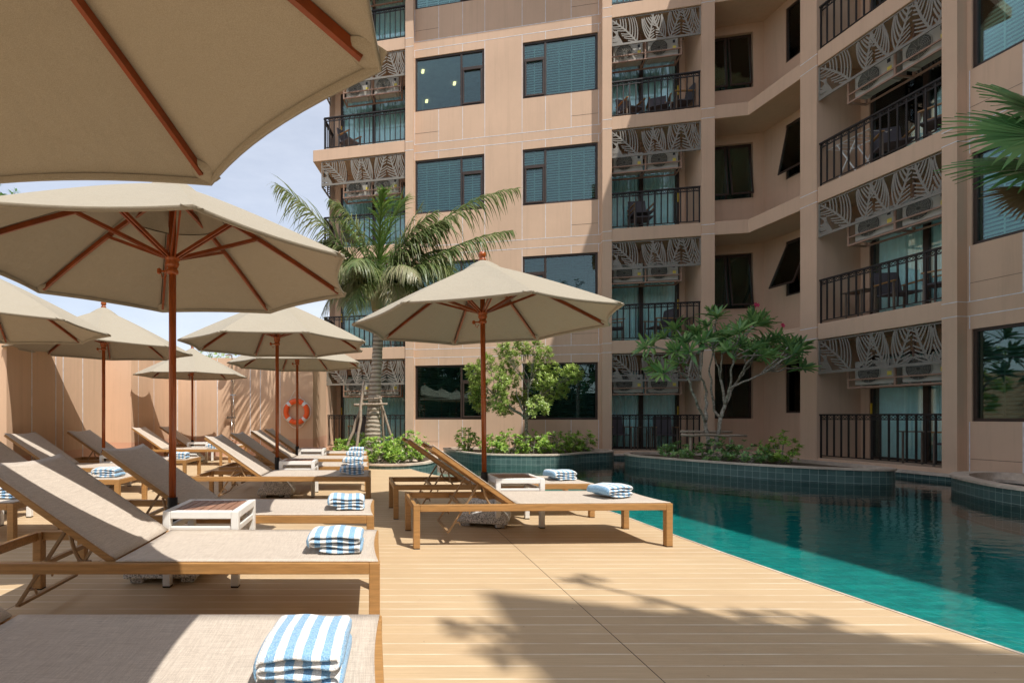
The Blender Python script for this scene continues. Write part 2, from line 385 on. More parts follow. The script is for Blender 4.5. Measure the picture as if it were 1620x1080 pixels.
def thing(name, label, cat, loc=(0, 0, 0), rz=0, group=None):
    o = bpy.data.objects.new(name, None); COL.objects.link(o); o.location = loc; o.rotation_euler = (0, 0, rz)
    o.empty_display_size = 0.1; return tag(o, label, cat, group)
def kids(o): return [c for c in bpy.data.objects if c.parent == o]
def dup(o, parent=None):
    c = o.copy(); COL.objects.link(c); c.parent = parent
    for ch in kids(o): dup(ch, c)
    return c
def place(first, used, loc, rz, label, sc=1.0):
    o = first if not used else dup(first)
    o.location = loc; o.rotation_euler = (0, 0, rz); o['label'] = label; o.scale = (sc, sc, sc)
    return o
def bevel(o, w=0.004, seg=2):
    b = o.modifiers.new('bevel', 'BEVEL'); b.width = w; b.segments = seg; b.limit_method = 'ANGLE'; b.angle_limit = R(40)
    return o

class Fr:                                            # a facade frame: along t, inward d, height z
    def __init__(s, o, t, inn): s.o = Vector((*o, 0)); s.t = Vector((*t, 0)); s.i = Vector((*inn, 0))
    def __call__(s, p): return s.o + s.t * p[0] + s.i * p[1] + Vector((0, 0, p[2]))
    def rz(s): return math.atan2(s.t.y, s.t.x)
def unit(a, b): l = math.hypot(a, b); return (a / l, b / l)
tL = unit(0.979, -0.2035); L = Fr((6.38, 13.8), tL, (-tL[1], tL[0]))
tR = unit(0.105, -0.9945); RR = Fr((9.73, 13.10), tR, (-tR[1], tR[0]))
ST = 3.05
def isect(fa, da, fb, db):
    a = fa((0, da, 0)); b = fb((0, db, 0)); d = fa.t; e = fb.t
    den = d.x * e.y - d.y * e.x; w = b - a; k = (w.x * e.y - w.y * e.x) / den
    return a + d * k

# ================================================================== SETTING
DECK_EDGE = [(3.05, -1.0), (2.9, 0.5), (2.80, 1.5), (2.74, 2.14), (2.68, 2.65), (2.627, 3.16), (2.58, 3.7), (2.552, 4.28), (2.535, 5.0), (2.50, 5.5), (2.38, 6.1), (2.2, 6.7), (1.95, 7.2), (1.62, 7.75), (1.3, 8.25), (1.05, 8.7), (0.85, 9.2), (0.7, 9.75)]
g = MB(); g.quad((-800, -800, -0.62), (800, -800, -0.62), (800, 1500, -0.62), (-800, 1500, -0.62))
tag(g.build('ground', 'ground'), kind='structure')
d = MB(); poly = [(-12, -9), (3.9, -9)] + DECK_EDGE + [(-0.6, 11.0), (-0.6, 15.6), (-12, 15.6)]
d.prism(poly, -0.06, 0.0)
tag(d.build('deck', 'deck_boards'), kind='structure')
w = MB(); w.strip([(3.9, -9)] + DECK_EDGE + [(0.3, 10.8), (0.3, 15.5)], -0.56, -0.062)
w.cur = 1; w.strip([(x + 0.012, y) for x, y in [(3.9, -9)] + DECK_EDGE], -0.05, -0.001)
tag(w.build('pool_wall', ['green_tiles', 'rail_metal']), kind='structure')
f = MB(); f.quad((-1, -9, -0.5), (13, -9, -0.5), (13, 16, -0.5), (-1, 16, -0.5)); tag(f.build('pool_floor', 'pool_floor'), kind='structure')
f = MB(); f.quad((-0.5, -9, -0.13), (12.6, -9, -0.13), (12.6, 15.6, -0.13), (-0.5, 15.6, -0.13)); tag(f.build('pool_water', 'pool_water'), kind='structure')
def off(fr, s, dd): p = fr((s, dd, 0)); return (p.x, p.y)
Cc = isect(L, -0.2, RR, -0.2)
cp = MB(); path_o = [off(L, -5.9, -0.2), (Cc.x, Cc.y), off(RR, 22, -0.2)]; Ci = isect(L, 0.35, RR, 0.35); path_i = [off(L, -5.9, 0.35), (Ci.x, Ci.y), off(RR, 22, 0.35)]
for i in range(2):
    a, b, c, e = path_o[i], path_o[i + 1], path_i[i + 1], path_i[i]
    cp.hexa([(*a, -0.045), (*b, -0.045), (*c, -0.045), (*e, -0.045), (*a, 0.0), (*b, 0.0), (*c, 0.0), (*e, 0.0)])
tag(cp.build('pool_coping', 'coping_stone'), kind='structure')
pw = MB(); q = [off(L, -5.9, -0.17), tuple(isect(L, -0.17, RR, -0.17).xy), off(RR, 22, -0.17)]; pw.strip(q, -0.56, -0.045)
tag(pw.build('pool_wall', 'green_tiles'), kind='structure')

# ---- garden wall with its steps (left and back)
WP = [(-13, 6.9), (-5.0, 6.9), (-5.0, 9.45), (-5.9, 9.47), (-5.9, 10.92), (-5.22, 10.92), (-5.22, 12.9), (-1.53, 12.9), (-1.42, 15.5)]
gw = thing('boundary_wall', 'tall tan boundary wall with steps and thin white joints behind the loungers', 'wall', (-3.4, 12.9, 0))
gm = MB(); H = 2.5
th = []
for i, p in enumerate(WP):                           # offset outward (away from deck)
    a = Vector(WP[max(i - 1, 0)]); b = Vector(p); c = Vector(WP[min(i + 1, len(WP) - 1)])
    n1 = (b - a); n2 = (c - b)
    if n1.length < 1e-6: n1 = n2
    if n2.length < 1e-6: n2 = n1
    n1.normalize(); n2.normalize(); m1 = Vector((-n1.y, n1.x)); m2 = Vector((-n2.y, n2.x)); mm = (m1 + m2); mm = mm / max(0.3, mm.dot(m1))
    th.append(tuple(b + mm * 0.16))
for i in range(len(WP) - 1):
    a, b, c, e = WP[i], WP[i + 1], th[i + 1], th[i]
    gm.hexa([(*a, -0.3), (*b, -0.3), (*c, -0.3), (*e, -0.3), (*a, H), (*b, H), (*c, H), (*e, H)])
gm.cur = 1
for y in (7.41, 7.97, 8.16, 8.71): gm.box(-5.0, -4.996, y - 0.008, y + 0.008, 0.12, H - 0.01)
for y in (11.25, 12.05): gm.box(-5.22, -5.216, y - 0.006, y + 0.006, 0.12, H - 0.01)
for x in (281, 310, 344, 396, 412, 443):
    X = (x - 590) / 800 * 12.9; gm.box(X - 0.008, X + 0.008, 12.896, 12.9, 0.12, H - 0.01)
gm.build('masonry', ['wall_plaster', 'white_joint'], gw, (-3.4, 12.9, 0))
cpm = MB()
for i in range(len(WP) - 1):
    pass

# ================================================================== HOTEL
hotel = thing('hotel_building', 'tan five storey hotel wrapping the pool with balconies, brown framed windows and leaf pattern screens', 'building', (6.38, 13.8, 0))
HO = (6.38, 13.8, 0)
def facade(fr, s0, s1, z0, z1, dd, ops, t=0.22):
    """front sheet with openings and reveals"""
    m = MB(); xs = sorted({s0, s1, *[o[0] for o in ops], *[o[1] for o in ops]}); zs = sorted({z0, z1, *[o[2] for o in ops], *[o[3] for o in ops]})
    for a, b in zip(xs[:-1], xs[1:]):
        for c, e in zip(zs[:-1], zs[1:]):
            cx, cz = (a + b) / 2, (c + e) / 2
            if any(o[0] < cx < o[1] and o[2] < cz < o[3] for o in ops): continue
            m.quad(fr((a, dd, c)), fr((b, dd, c)), fr((b, dd, e)), fr((a, dd, e)))
            m.quad(fr((b, dd + t, c)), fr((a, dd + t, c)), fr((a, dd + t, e)), fr((b, dd + t, e)))
    for a, b, c, e in ops:
        m.quad(fr((a, dd, c)), fr((a, dd, e)), fr((a, dd + t, e)), fr((a, dd + t, c)))
        m.quad(fr((b, dd, e)), fr((b, dd, c)), fr((b, dd + t, c)), fr((b, dd + t, e)))
        m.quad(fr((a, dd, e)), fr((b, dd, e)), fr((b, dd + t, e)), fr((a, dd + t, e)))
        m.quad(fr((b, dd, c)), fr((a, dd, c)), fr((a, dd + t, c)), fr((b, dd + t, c)))
    for a, b in ((s0, s1), (s1, s0)):
        m.quad(fr((a, dd, z0)), fr((a, dd + t, z0)), fr((a, dd + t, z1)), fr((a, dd, z1)))
    return m
WA = (-5.269, -3.263); WB = (-2.188, -0.179); WZ = (0.92, 2.52); TOP = 14.8
ops = [(a, b, WZ[0] + n * ST, WZ[1] + n * ST) for n in range(5) for a, b in (WA, WB)]
m = facade(L, -5.3, -0.11, 0, TOP, 0.2, ops)
def hl(m, fr, s0, s1, z, dd, w=0.014): m.box(s0, s1, dd - 0.003, dd, z - w / 2, z + w / 2, fr)
def vl(m, fr, s, z0, z1, dd, w=0.012): m.box(s - w / 2, s + w / 2, dd - 0.003, dd, z0, z1, fr)
m.cur = 1
for n in range(5):
    zb = n * ST
    hl(m, L, -5.3, -0.11, zb + 2.75, 0.2); hl(m, L, -5.3, -0.11, zb + 3.0, 0.2)
    lo = zb - 0.05 + 0.007 if n else 0.0
    for s in (-5.285, -4.575, -3.88, -0.883, -1.568, -0.165): vl(m, L, s, lo, zb + WZ[0] - 0.005, 0.2); vl(m, L, s, zb + WZ[1] + 0.005, zb + 2.743, 0.2)
    for s in (-3.246, -2.206): vl(m, L, s, lo, zb + 2.743, 0.2)
    m.cur = 2
    for a, b in ((-5.28, -4.58), (-0.877, -0.171)): hl(m, L, a, b, zb + 0.27, 0.2, 0.006)
    m.cur = 1
m.build('facade_wall', ['plaster', 'white_joint', 'dark_joint'], hotel, HO)
opsR = [(a, a + 2.0, WZ[0] + n * ST, WZ[1] + n * ST) for n in range(5) for a in (4.37, 7.4, 10.4, 13.4, 16.4)]
m = facade(RR, 4.31, 21, 0, TOP, 0.2, opsR); m.cur = 1
for n in range(5):
    zb = n * ST; hl(m, RR, 4.31, 21, zb + 2.75, 0.2); hl(m, RR, 4.31, 21, zb + 3.0, 0.2)
    lo = zb - 0.043 if n else 0
    for s in (4.345, 5.02, 5.7, 6.4, 7.38, 9.43): vl(m, RR, s, lo, zb + WZ[0] - 0.005, 0.2)
    vl(m, RR, 4.345, zb + WZ[1] + 0.005, zb + 2.743, 0.2); vl(m, RR, 6.4, zb + WZ[1] + .005, zb + 2.743, 0.2)
    m.cur = 2; hl(m, RR, 4.35, 5.015, zb + 0.27, 0.2, 0.006); m.cur = 1
m.build('facade_wall', ['plaster', 'white_joint', 'dark_joint'], hotel, HO)
# back walls of the balcony bays and of the corner recess
DH = 2.35
def bay_wall(fr, s0, s1, door, dd=1.1):
    o = [(door[0], door[1], n * ST + 0.07, n * ST + DH) for n in range(5)]
    facade(fr, s0, s1, 0, TOP, dd, o, 0.15).build('back_wall', 'plaster', hotel, HO)
bay_wall(L, -8.18, -5.4, (-7.82, -5.62)); bay_wall(L, 0.0, 2.5, (0.2, 2.19)); bay_wall(RR, 1.7, 4.2, (1.99, 4.05))
K = isect(L, 1.0, RR, 1.1)
sK = (K - L.o).dot(L.t); uK = (K - RR.o).dot(RR.t)
w1 = [(2.75, 4.0, n * ST + 0.95, n * ST + 2.48) for n in range(5)]
facade(L, 2.5, sK, 0, TOP, 1.0, w1, 0.25).build('recess_wall', 'plaster', hotel, HO)
w2 = [(-0.04, 0.75, n * ST + 1.1, n * ST + 2.52) for n in range(5)]
facade(RR, uK, 1.75, 0, TOP, 1.1, w2, 0.12).build('recess_wall', 'plaster', hotel, HO)
# piers
def pier(fr, s0, s1, d0, d1, marks=True):
    m = MB(); m.box(s0, s1, d0, d1, 0, TOP, fr); m.cur = 1
    if marks:
        for n in range(5):
            for z in (2.75, 3.0):
                zz = n * ST + z; m.box(s0 - 0.002, s1 + 0.002, d0 - 0.003, d0 + 0.2, zz - 0.007, zz + 0.007, fr)
    o = m.build('pier', ['plaster', 'white_joint'], hotel, HO); return o
pier(L, -5.54, -5.3, 0, 1.2); pier(L, -0.11, 0.13, 0, 1.2); pier(L, 2.33, 2.64, 0, 1.25)
pier(RR, 1.417, 1.805, 0, 1.25); pier(RR, 4.09, 4.31, 0, 1.25)
pier(RR, 6.6, 6.85, 0, 0.2); pier(RR, 9.7, 9.95, 0, 0.2)
# slabs of the three balcony stacks and of the recess
def slab(pts, z0, z1): m = MB(); m.prism(pts, z0, z1); return bevel(m.build('balcony_slab', 'plaster', hotel, HO), 0.008, 1)
for n in range(6):
    z1 = n * ST + 0.02 if n else 0.08; z0 = z1 - 0.35
    if n == 5: z1 = 5 * ST - 0.46; z0 = z1 - 0.3
    for fr, a, b, lft in ((L, -8.4, -5.54, 1), (L, 0.13, 2.33, 0), (RR, 1.805, 4.09, 0)):
        if n == 0 and lft: a = -8.1
        slab([off(fr, a, 0.02), off(fr, b, 0.02), off(fr, b, 1.12), off(fr, a, 1.12)], z0, z1)
    c0 = isect(L, 0.02, RR, 0.02)
    slab([off(L, 2.64, 0.02), (c0.x, c0.y), off(RR, 1.417, 0.02), off(RR, 1.417, 1.12), (K.x + 0.01, K.y + 0.01), off(L, 2.64, 1.02)], z0, z1)
# roof with its eave, sides and the mass behind
rf = MB(); e1 = isect(L, -0.81, RR, -0.81)
rp = [off(L, -9.2, -0.81), (e1.x, e1.y), off(RR, 21.0, -0.81), off(RR, 21.0, 9), off(RR, -9, 9), off(L, -9.2, 9)]
rf.prism(rp, TOP, TOP + 0.35); rf.build('roof', 'plaster', hotel, HO)
bk = MB()
bk.box(-8.18, 4.8, 4.2, 9, 0, TOP, L); bk.box(-8.2, -8.0, 1.1, 9, 0, TOP, L)
bk.box(-3, 21, 3.6, 8.9, 0, TOP, RR)
bk.build('rear_wall', 'plaster', hotel, HO)
sw = MB(); sw.box(-8.2, -7.95, 0.05, 1.12, 0.08, 2.69, L); sw.build('side_wall', 'plaster', hotel, HO)
# rooms behind the glass
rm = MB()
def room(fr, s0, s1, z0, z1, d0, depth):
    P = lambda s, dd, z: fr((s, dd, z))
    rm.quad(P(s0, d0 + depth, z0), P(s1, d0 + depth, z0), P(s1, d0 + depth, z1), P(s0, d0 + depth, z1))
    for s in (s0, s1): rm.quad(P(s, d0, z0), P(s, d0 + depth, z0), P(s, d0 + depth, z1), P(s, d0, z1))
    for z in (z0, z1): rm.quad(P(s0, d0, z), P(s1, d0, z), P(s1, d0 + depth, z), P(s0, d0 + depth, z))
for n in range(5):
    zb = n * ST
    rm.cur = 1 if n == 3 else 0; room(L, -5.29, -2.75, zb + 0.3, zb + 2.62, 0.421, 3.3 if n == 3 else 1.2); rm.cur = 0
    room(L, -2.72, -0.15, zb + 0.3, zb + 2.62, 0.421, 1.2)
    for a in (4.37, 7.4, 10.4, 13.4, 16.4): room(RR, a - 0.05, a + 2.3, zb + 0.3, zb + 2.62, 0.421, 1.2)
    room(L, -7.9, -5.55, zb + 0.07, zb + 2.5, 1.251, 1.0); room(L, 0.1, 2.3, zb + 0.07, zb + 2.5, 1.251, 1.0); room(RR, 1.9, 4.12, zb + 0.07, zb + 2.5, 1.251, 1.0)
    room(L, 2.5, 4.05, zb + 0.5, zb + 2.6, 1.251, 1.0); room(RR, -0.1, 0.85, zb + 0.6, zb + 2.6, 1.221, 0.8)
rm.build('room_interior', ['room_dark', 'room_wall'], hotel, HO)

# windows ------------------------------------------------------------
def put(o, fr, s, dd, z):
    p = fr((s, dd, z)) - Vector(HO); o.location = p; o.rotation_euler = (0, 0, fr.rz())
def make_window(w, h, mull, big_left, sash=True, blind='blind', fr_w=0.055):
    """local: x along, y inward, z up; origin bottom left, frame set 0.05 back"""
    m = MB(); y0, y1 = 0.03, 0.10; fw = fr_w
    m.box(0, w, y0, y1, 0, fw); m.box(0, w, y0, y1, h - fw, h); m.box(0, fw, y0, y1, fw, h - fw); m.box(w - fw, w, y0, y1, fw, h - fw)
    if mull: m.box(mull - 0.03, mull + 0.03, y0, y1, fw, h - fw)
    sm = None
    if sash:
        a, b = (mull + 0.03, w - fw) if big_left else (fw, mull - 0.03); zt = h * 0.685
        m.box(a, b, y0, y1, zt, zt + 0.055)
        sm = MB(); a += 0.004; b -= 0.004; t = 0.045; z0 = fw + 0.004; z1 = zt - 0.004; ya, yb = 0.008, 0.07
        sm.box(a, b, ya, yb, z0, z0 + t); sm.box(a, b, ya, yb, z1 - t, z1); sm.box(a, a + t, ya, yb, z0 + t, z1 - t); sm.box(b - t, b, ya, yb, z0 + t, z1 - t)
    fo = m.build('window', 'brown_alu', hotel); bevel(fo, 0.004, 1)
    if sm: bevel(sm.build('sash', 'brown_alu', fo, loc=(0, 0, 0)), 0.004, 1)
    p = MB(); p.box(fw * 0.8, w - fw * 0.8, 0.06, 0.068, fw * 0.8, h - fw * 0.8); p.build('pane', 'window_glass', fo, loc=(0, 0, 0))
    if blind:
        b = MB(); z = 0.06; k = 0
        while z < h - 0.1:
            for a, c in (((0.06, w - 0.06),)):
                pass
            b.hexa([(0.06, 0.15, z), (w - 0.06, 0.15, z), (w - 0.06, 0.18, z + 0.050), (0.06, 0.18, z + 0.050), (0.06, 0.147, z + 0.002), (w - 0.06, 0.147, z + 0.002), (w - 0.06, 0.177, z + 0.052), (0.06, 0.177, z + 0.052)])
            z += 0.072
        for q in range(1, 6): b.box(w * q / 6 - 0.012, w * q / 6 + 0.012, 0.146, 0.148, 0.06, h - 0.08)
        b.box(0.05, w - 0.05, 0.14, 0.19, h - 0.1, h - 0.055)
        b.build('blind', blind, fo, loc=(0, 0, 0))
    return fo
def series(proto, spots):
    for i, (fr, s, dd, z) in enumerate(spots):
        o = proto if i == 0 else dup(proto, hotel); put(o, fr, s, dd, z)
hw = WZ[1] - WZ[0]
series(make_window(2.006, hw, 1.355, True), [(L, WA[0], 0.2, n * ST + WZ[0]) for n in (1, 2, 4)])
put(make_window(2.006, hw, 1.355, True, blind='dark_blind'), L, WA[0], 0.2, WZ[0])
put(make_window(2.006, hw, 1.355, True, blind=None), L, WA[0], 0.2, 3 * ST + WZ[0])
series(make_window(2.009, hw, 0.62, False), [(L, WB[0], 0.2, n * ST + WZ[0]) for n in (2, 3, 4)])
series(make_window(2.009, hw, 0.62, False, blind='dark_blind'), [(L, WB[0], 0.2, n * ST + WZ[0]) for n in (0, 1)])
series(make_window(2.0, hw, 1.36, True), [(RR, a, 0.2, n * ST + WZ[0]) for a in (4.37, 7.4, 10.4, 13.4, 16.4) for n in range(1, 5)])
series(make_window(2.0, hw, 1.36, True, blind='dark_blind'), [(RR, a, 0.2, WZ[0]) for a in (4.37, 7.4, 10.4, 13.4, 16.4)])
# casements of the corner recess
def casement(w, h, openleaf, top_hung):
    m = MB(); fw = 0.05; y0, y1 = 0.10, 0.17
    m.box(0, w, y0, y1, 0, fw); m.box(0, w, y0, y1, h - fw, h); m.box(0, fw, y0, y1, fw, h - fw); m.box(w - fw, w, y0, y1, fw, h - fw)
    if not top_hung: m.box(w * 0.5 - 0.03, w * 0.5 + 0.03, y0, y1, fw, h - fw)
    fo = m.build('window', 'brown_alu', hotel)
    p = MB(); p.box(fw, w - fw, 0.13, 0.138, fw, h - fw); p.build('pane', 'window_glass', fo, loc=(0, 0, 0))
    if openleaf:
        for (a, b) in (((0.05, w - 0.05),) if top_hung else ((0.05, w * 0.5 - 0.03), (w * 0.5 + 0.03, w - 0.05))):
            s = MB(); t = 0.04; H_ = h - 0.1; W_ = b - a
            s.box(0, W_, -0.03, 0.0, -H_, -H_ + t); s.box(0, W_, -0.03, 0.0, -t, 0); s.box(0, t, -0.03, 0, -H_ + t, -t); s.box(W_ - t, W_, -0.03, 0, -H_ + t, -t)
            so_ = s.build('sash', 'brown_alu', fo, loc=(a, 0.095, h - 0.05)); so_.rotation_euler = (R(-openleaf), 0, 0)
            gq = MB(); gq.box(t * 0.8, W_ - t * 0.8, -0.02, -0.014, -H_ + t * 0.8, -t * 0.8); go = gq.mesh('sash_pane', 'door_glass')
            # the leaf's own glass is joined to the sash so that it swings with it
            so_.data.materials.append(M['window_glass'])
            import bmesh
            bm = bmesh.new(); bm.from_mesh(so_.data); n0 = len(bm.faces); bm.from_mesh(go); bm.faces.ensure_lookup_table()
            for fa in bm.faces[n0:]: fa.material_index = 1
            bm.to_mesh(so_.data); bm.free(); bpy.data.meshes.remove(go)
    return fo
for n, a in ((0, 0), (1, 9), (2, 9), (3, 6), (4, 0)): put(casement(1.25, 1.53, a, False), L, 2.75, 1.0, n * ST + 0.95)
for n, a in ((0, 0), (1, 24), (2, 12), (3, 0), (4, 0)):
    put(casement(0.79, 1.42, a, True), RR, -0.04, 1.0 + 0.02, n * ST + 1.1)
# sliding doors -----------------------------------------------------
def make_door(w, h, hx):
    m = MB(); fw = 0.06; y0, y1 = 0.02, 0.09
    m.box(0, w, y0, y1, 0, 0.05); m.box(0, w, y0, y1, h - fw, h); m.box(0, fw, y0, y1, 0.05, h - fw); m.box(w - fw, w, y0, y1, 0.05, h - fw); m.box(w / 2 - 0.05, w / 2 + 0.05, y0 + 0.003, y1, 0.05, h - fw)
    fo = m.build('sliding_door', 'brown_alu', hotel); bevel(fo, 0.004, 1)
    p = MB(); p.box(0.05, w - 0.05, 0.05, 0.058, 0.04, h - 0.05); p.build('pane', 'door_glass', fo, loc=(0, 0, 0))
    c = MB(); N = 150; rows = [0.03, h - 0.06]; prev = None; rnd = random.Random(3)
    for i in range(N + 1):
        x = 0.06 + (w - 0.12) * i / N
        y = 0.17 + 0.03 * math.sin(i * 0.78 + 1.3 * math.sin(i * 0.11)) + 0.008 * rnd.random()
        a, b = c.V((x, y, rows[0])), c.V((x, y, rows[1]))
        if prev and not (abs(i - N / 2) < 2): c.F([prev[0], a, b, prev[1]])
        prev = (a, b)
    c.build('curtain', 'curtain', fo, loc=(0, 0, 0), smooth=True)
    k = MB(); k.box(hx - 0.012, hx + 0.012, -0.01, 0.019, 0.95, 1.22); bevel(k.build('handle', 'handle_yellow', fo, loc=(0, 0, 0)), 0.004)
    return fo
series(make_door(1.99, DH - 0.07, 1.95), [(L, 0.2, 1.1, n * ST + 0.08) for n in range(5)])
series(make_door(2.2, DH - 0.07, 0.035), [(L, -7.82, 1.1, n * ST + 0.08) for n in range(5)])
series(make_door(2.06, DH - 0.07, 0.035), [(RR, 1.99, 1.1, n * ST + 0.08) for n in range(5)])
# railings ------------------------------------------------------------
def make_rail(w, h=0.98, name='balcony_railing'):
    m = MB()
    m.box(0, w, -0.03, 0.03, h - 0.035, h); m.box(0, w, -0.012, 0.012, h - 0.125, h - 0.105); m.box(0, w, -0.012, 0.012, 0.05, 0.07)
    n = max(1, round(w / 0.155)); st = w / n
    for i in range(n + 1):
        x = min(max(i * st, 0.014), w - 0.014); t = 0.014 if i not in (0, n, n // 2) else 0.02
        m.box(x - t, x + t, -0.01, 0.01, 0.0 if i in (0, n) else 0.07, h - 0.035)
        if i < n:
            a, b = x + 0.014, x + st - 0.014; mid = (a + b) / 2
            for u0, u1 in ((a, mid), (mid, b)):
                m.bar((u0, 0, h - 0.105), (u1, 0, h - 0.035), 0.008, 0.008, (0, 1, 0)); m.bar((u0, 0, h - 0.035), (u1, 0, h - 0.105), 0.008, 0.008, (0, 1, 0))
    return m.build(name, 'rail_metal', hotel)
series(make_rail(2.2), [(L, 0.13, 0.09, n * ST + (0.03 if n else 0.08)) for n in range(5)])
series(make_rail(2.285), [(RR, 1.805, 0.09, n * ST + (0.03 if n else 0.08)) for n in range(5)])
series(make_rail(2.52), [(L, -8.06, 0.09, n * ST + (0.03 if n else 0.08)) for n in range(5)])
sr = make_rail(0.95)
for n in range(1, 5):
    o = sr if n == 1 else dup(sr, hotel); p = L((-8.06, 0.1, n * ST + 0.03)) - Vector(HO); o.location = p; o.rotation_euler = (0, 0, L.rz() + R(90))
# leaf pattern screens ------------------------------------------------
def screen_mesh(w, h, side=False):
    m = MB(); ribs = []
    spec = [(0.30, 0.02, 158, 0.34, -0.9), (0.66, 0.0, 122, 0.95, 0.35), (0.92, 0.0, 75, 0.85, 0.2), (1.36, 0.0, 128, 0.9, -0.5), (1.44, 0.0, 62, 1.0, 0.35), (2.02, 0.0, 118, 0.95, -0.35), (2.10, 0.0, 70, 0.8, 0.1)]
    if side: spec = [(0.1, 0.0, 50, 1.0, 0.3), (0.55, 0.0, 65, 0.9, 0.2)]
    k_ = 1 if side else w / 2.2
    for bx, bz, ang, ln, cv in spec:
        x, z, a = bx * k_, bz, R(ang); pts = [(x, z, a)]
        for i in range(20):
            a += cv / 20; x += math.cos(a) * ln / 20; z += math.sin(a) * ln / 20; pts.append((x, z, a))
        ribs.append(pts)
    def near(x, z):
        best = min((min((p[0] - x) ** 2 + (p[1] - z) ** 2 for p in r), i) for i, r in enumerate(ribs)); return best[1]
    ok = lambda x, z: 0.0 <= x <= w and 0.0 <= z <= h
    def seg(a, b, wd): m.bar((a[0], 0, a[1]), (b[0], 0, b[1]), 0.008, wd, (0, 0.001, 1) if abs(b[1] - a[1]) < abs(b[0] - a[0]) else (1, 0.001, 0))
    for i, r in enumerate(ribs):
        for p, q in zip(r[:-1], r[1:]):
            if ok(*p[:2]) and ok(*q[:2]): seg(p, q, 0.038)
        for sd in (1, -1):
            nv = max(4, int(len(r) / 2.4))
            for k in range(nv):
                px, pz, pa = r[int(1 + 18.5 * k / nv)]; va = pa + sd * 0.82; x, z = px, pz
                for j in range(16):
                    va -= sd * 0.040; nx, nz_ = x + math.cos(va) * 0.045, z + math.sin(va) * 0.045
                    if not ok(nx, nz_) or (j > 1 and near(nx, nz_) != i): break
                    seg((x, z), (nx, nz_), 0.030 - j * 0.0008); x, z = nx, nz_
    m.box(0, w, -0.008, 0.02, 0, 0.055); m.box(0, 0.03, -0.008, 0.02, 0.055, h); m.box(w - 0.03, w, -0.008, 0.02, 0.055, h); m.box(0, w, -0.006, 0.006, h - 0.02, h)
    return m
for w_, fr, s, sd in ((2.2, L, 0.13, 0), (2.285, RR, 1.805, 0), (2.6, L, -8.14, 0)):
    series(screen_mesh(w_, 0.74).build('leaf_screen', 'screen_metal', hotel), [(fr, s, 0.05, n * ST + 1.955) for n in range(5)])
ss = screen_mesh(0.9, 0.74, side=True).build('leaf_screen', 'screen_metal', hotel)
for n in range(1, 5):
    o = ss if n == 1 else dup(ss, hotel); o.location = L((-8.14, 0.12, n * ST + 1.955)) - Vector(HO); o.rotation_euler = (0, 0, L.rz() + R(90))
# racks that carry the outdoor units
def make_rack(w):
    m = MB(); t = 0.035
    for y in (0.0, 0.42): m.box(0, w, y, y + t, 0, t); 
    m.box(0, w, -0.002, t - 0.004, 0.17, 0.2)
    for x in (0.0, w / 2 - t / 2, w - t): m.box(x, x + t, t, 0.42, 0.001, t - 0.001); m.box(x, x + t, 0.001, t - 0.001, t, 0.55); m.box(x, x + t, 0.421, 0.42 + t - 0.001, t, 1.05)
    return m.build('unit_rack', 'rack_metal', hotel)
series(make_rack(1.8), [(L, 0.14, 0.22, n * ST + 1.60) for n in range(5)] + [(L, -7.5, 0.22, n * ST + 1.60) for n in range(5)] + [(RR, 2.27, 0.22, n * ST + 1.60) for n in range(5)])
dp = MB()
for fr, s in ((L, 2.80), (RR, 1.25)): pass

# air conditioners ---------------------------------------------------
ACG = 'air conditioner units on the balcony racks'
def make_ac():
    r = thing('air_conditioner', 'x', 'air conditioner', group=ACG)
    m = MB(); m.box(0, 0.76, 0, 0.27, 0.03, 0.53); m.box(0.08, 0.14, 0.02, 0.25, 0, 0.03); m.box(0.62, 0.68, 0.02, 0.25, 0, 0.03); bevel(m.build('casing', 'ac_white', r), 0.015, 2)
    c = MB(); pts = 28
    c.cur = 0
    cc = [c.V((0.28 + 0.215 * math.cos(2 * math.pi * k / pts), -0.003, 0.28 + 0.215 * math.sin(2 * math.pi * k / pts))) for k in range(pts)]
    c.F(cc); c.build('fan_opening', 'ac_dark', r)
    gq = MB()
    for rad in (0.05, 0.075, 0.10, 0.125, 0.15, 0.175, 0.215): gq.tube([(0.28 + rad * math.cos(2 * math.pi * k / 20), -0.012, 0.28 + rad * math.sin(2 * math.pi * k / 20)) for k in range(21)], 0.0025 if rad < 0.2 else 0.008, 4, False)
    for k in range(12):
        a = 2 * math.pi * k / 12; gq.bar((0.28 + 0.03 * math.cos(a), -0.012, 0.28 + 0.03 * math.sin(a)), (0.28 + 0.215 * math.cos(a), -0.012, 0.28 + 0.215 * math.sin(a)), 0.003, 0.003, (0, 1, 0))
    gq.build('grille', 'ac_white', r)
    s = MB(); s.box(0.62, 0.70, -0.004, -0.001, 0.20, 0.28); s.build('sticker', 'ac_yellow', r)
    s = MB(); s.box(0.62, 0.68, -0.004, -0.001, 0.36, 0.44); s.build('sticker', 'rail_metal', r)
    return r
ac = make_ac(); used = False
FL = ['ground floor', 'second floor', 'third floor', 'fourth floor', 'top floor']
for fr, s0, st, lim in ((L, -7.42, 'balcony stack beside the palm', 4), (L, 0.24, 'middle balcony stack', 4), (RR, 2.36, 'right balcony stack', 4)):
    for n in range(lim):
        for k, side in enumerate(('left', 'right')):
            p = fr((s0 + k * 0.88, 0.30, n * ST + 1.637))
            place(ac, used, p, fr.rz(), f'{side} air conditioner of the pair under the {FL[n]} screen, {st}'); used = True
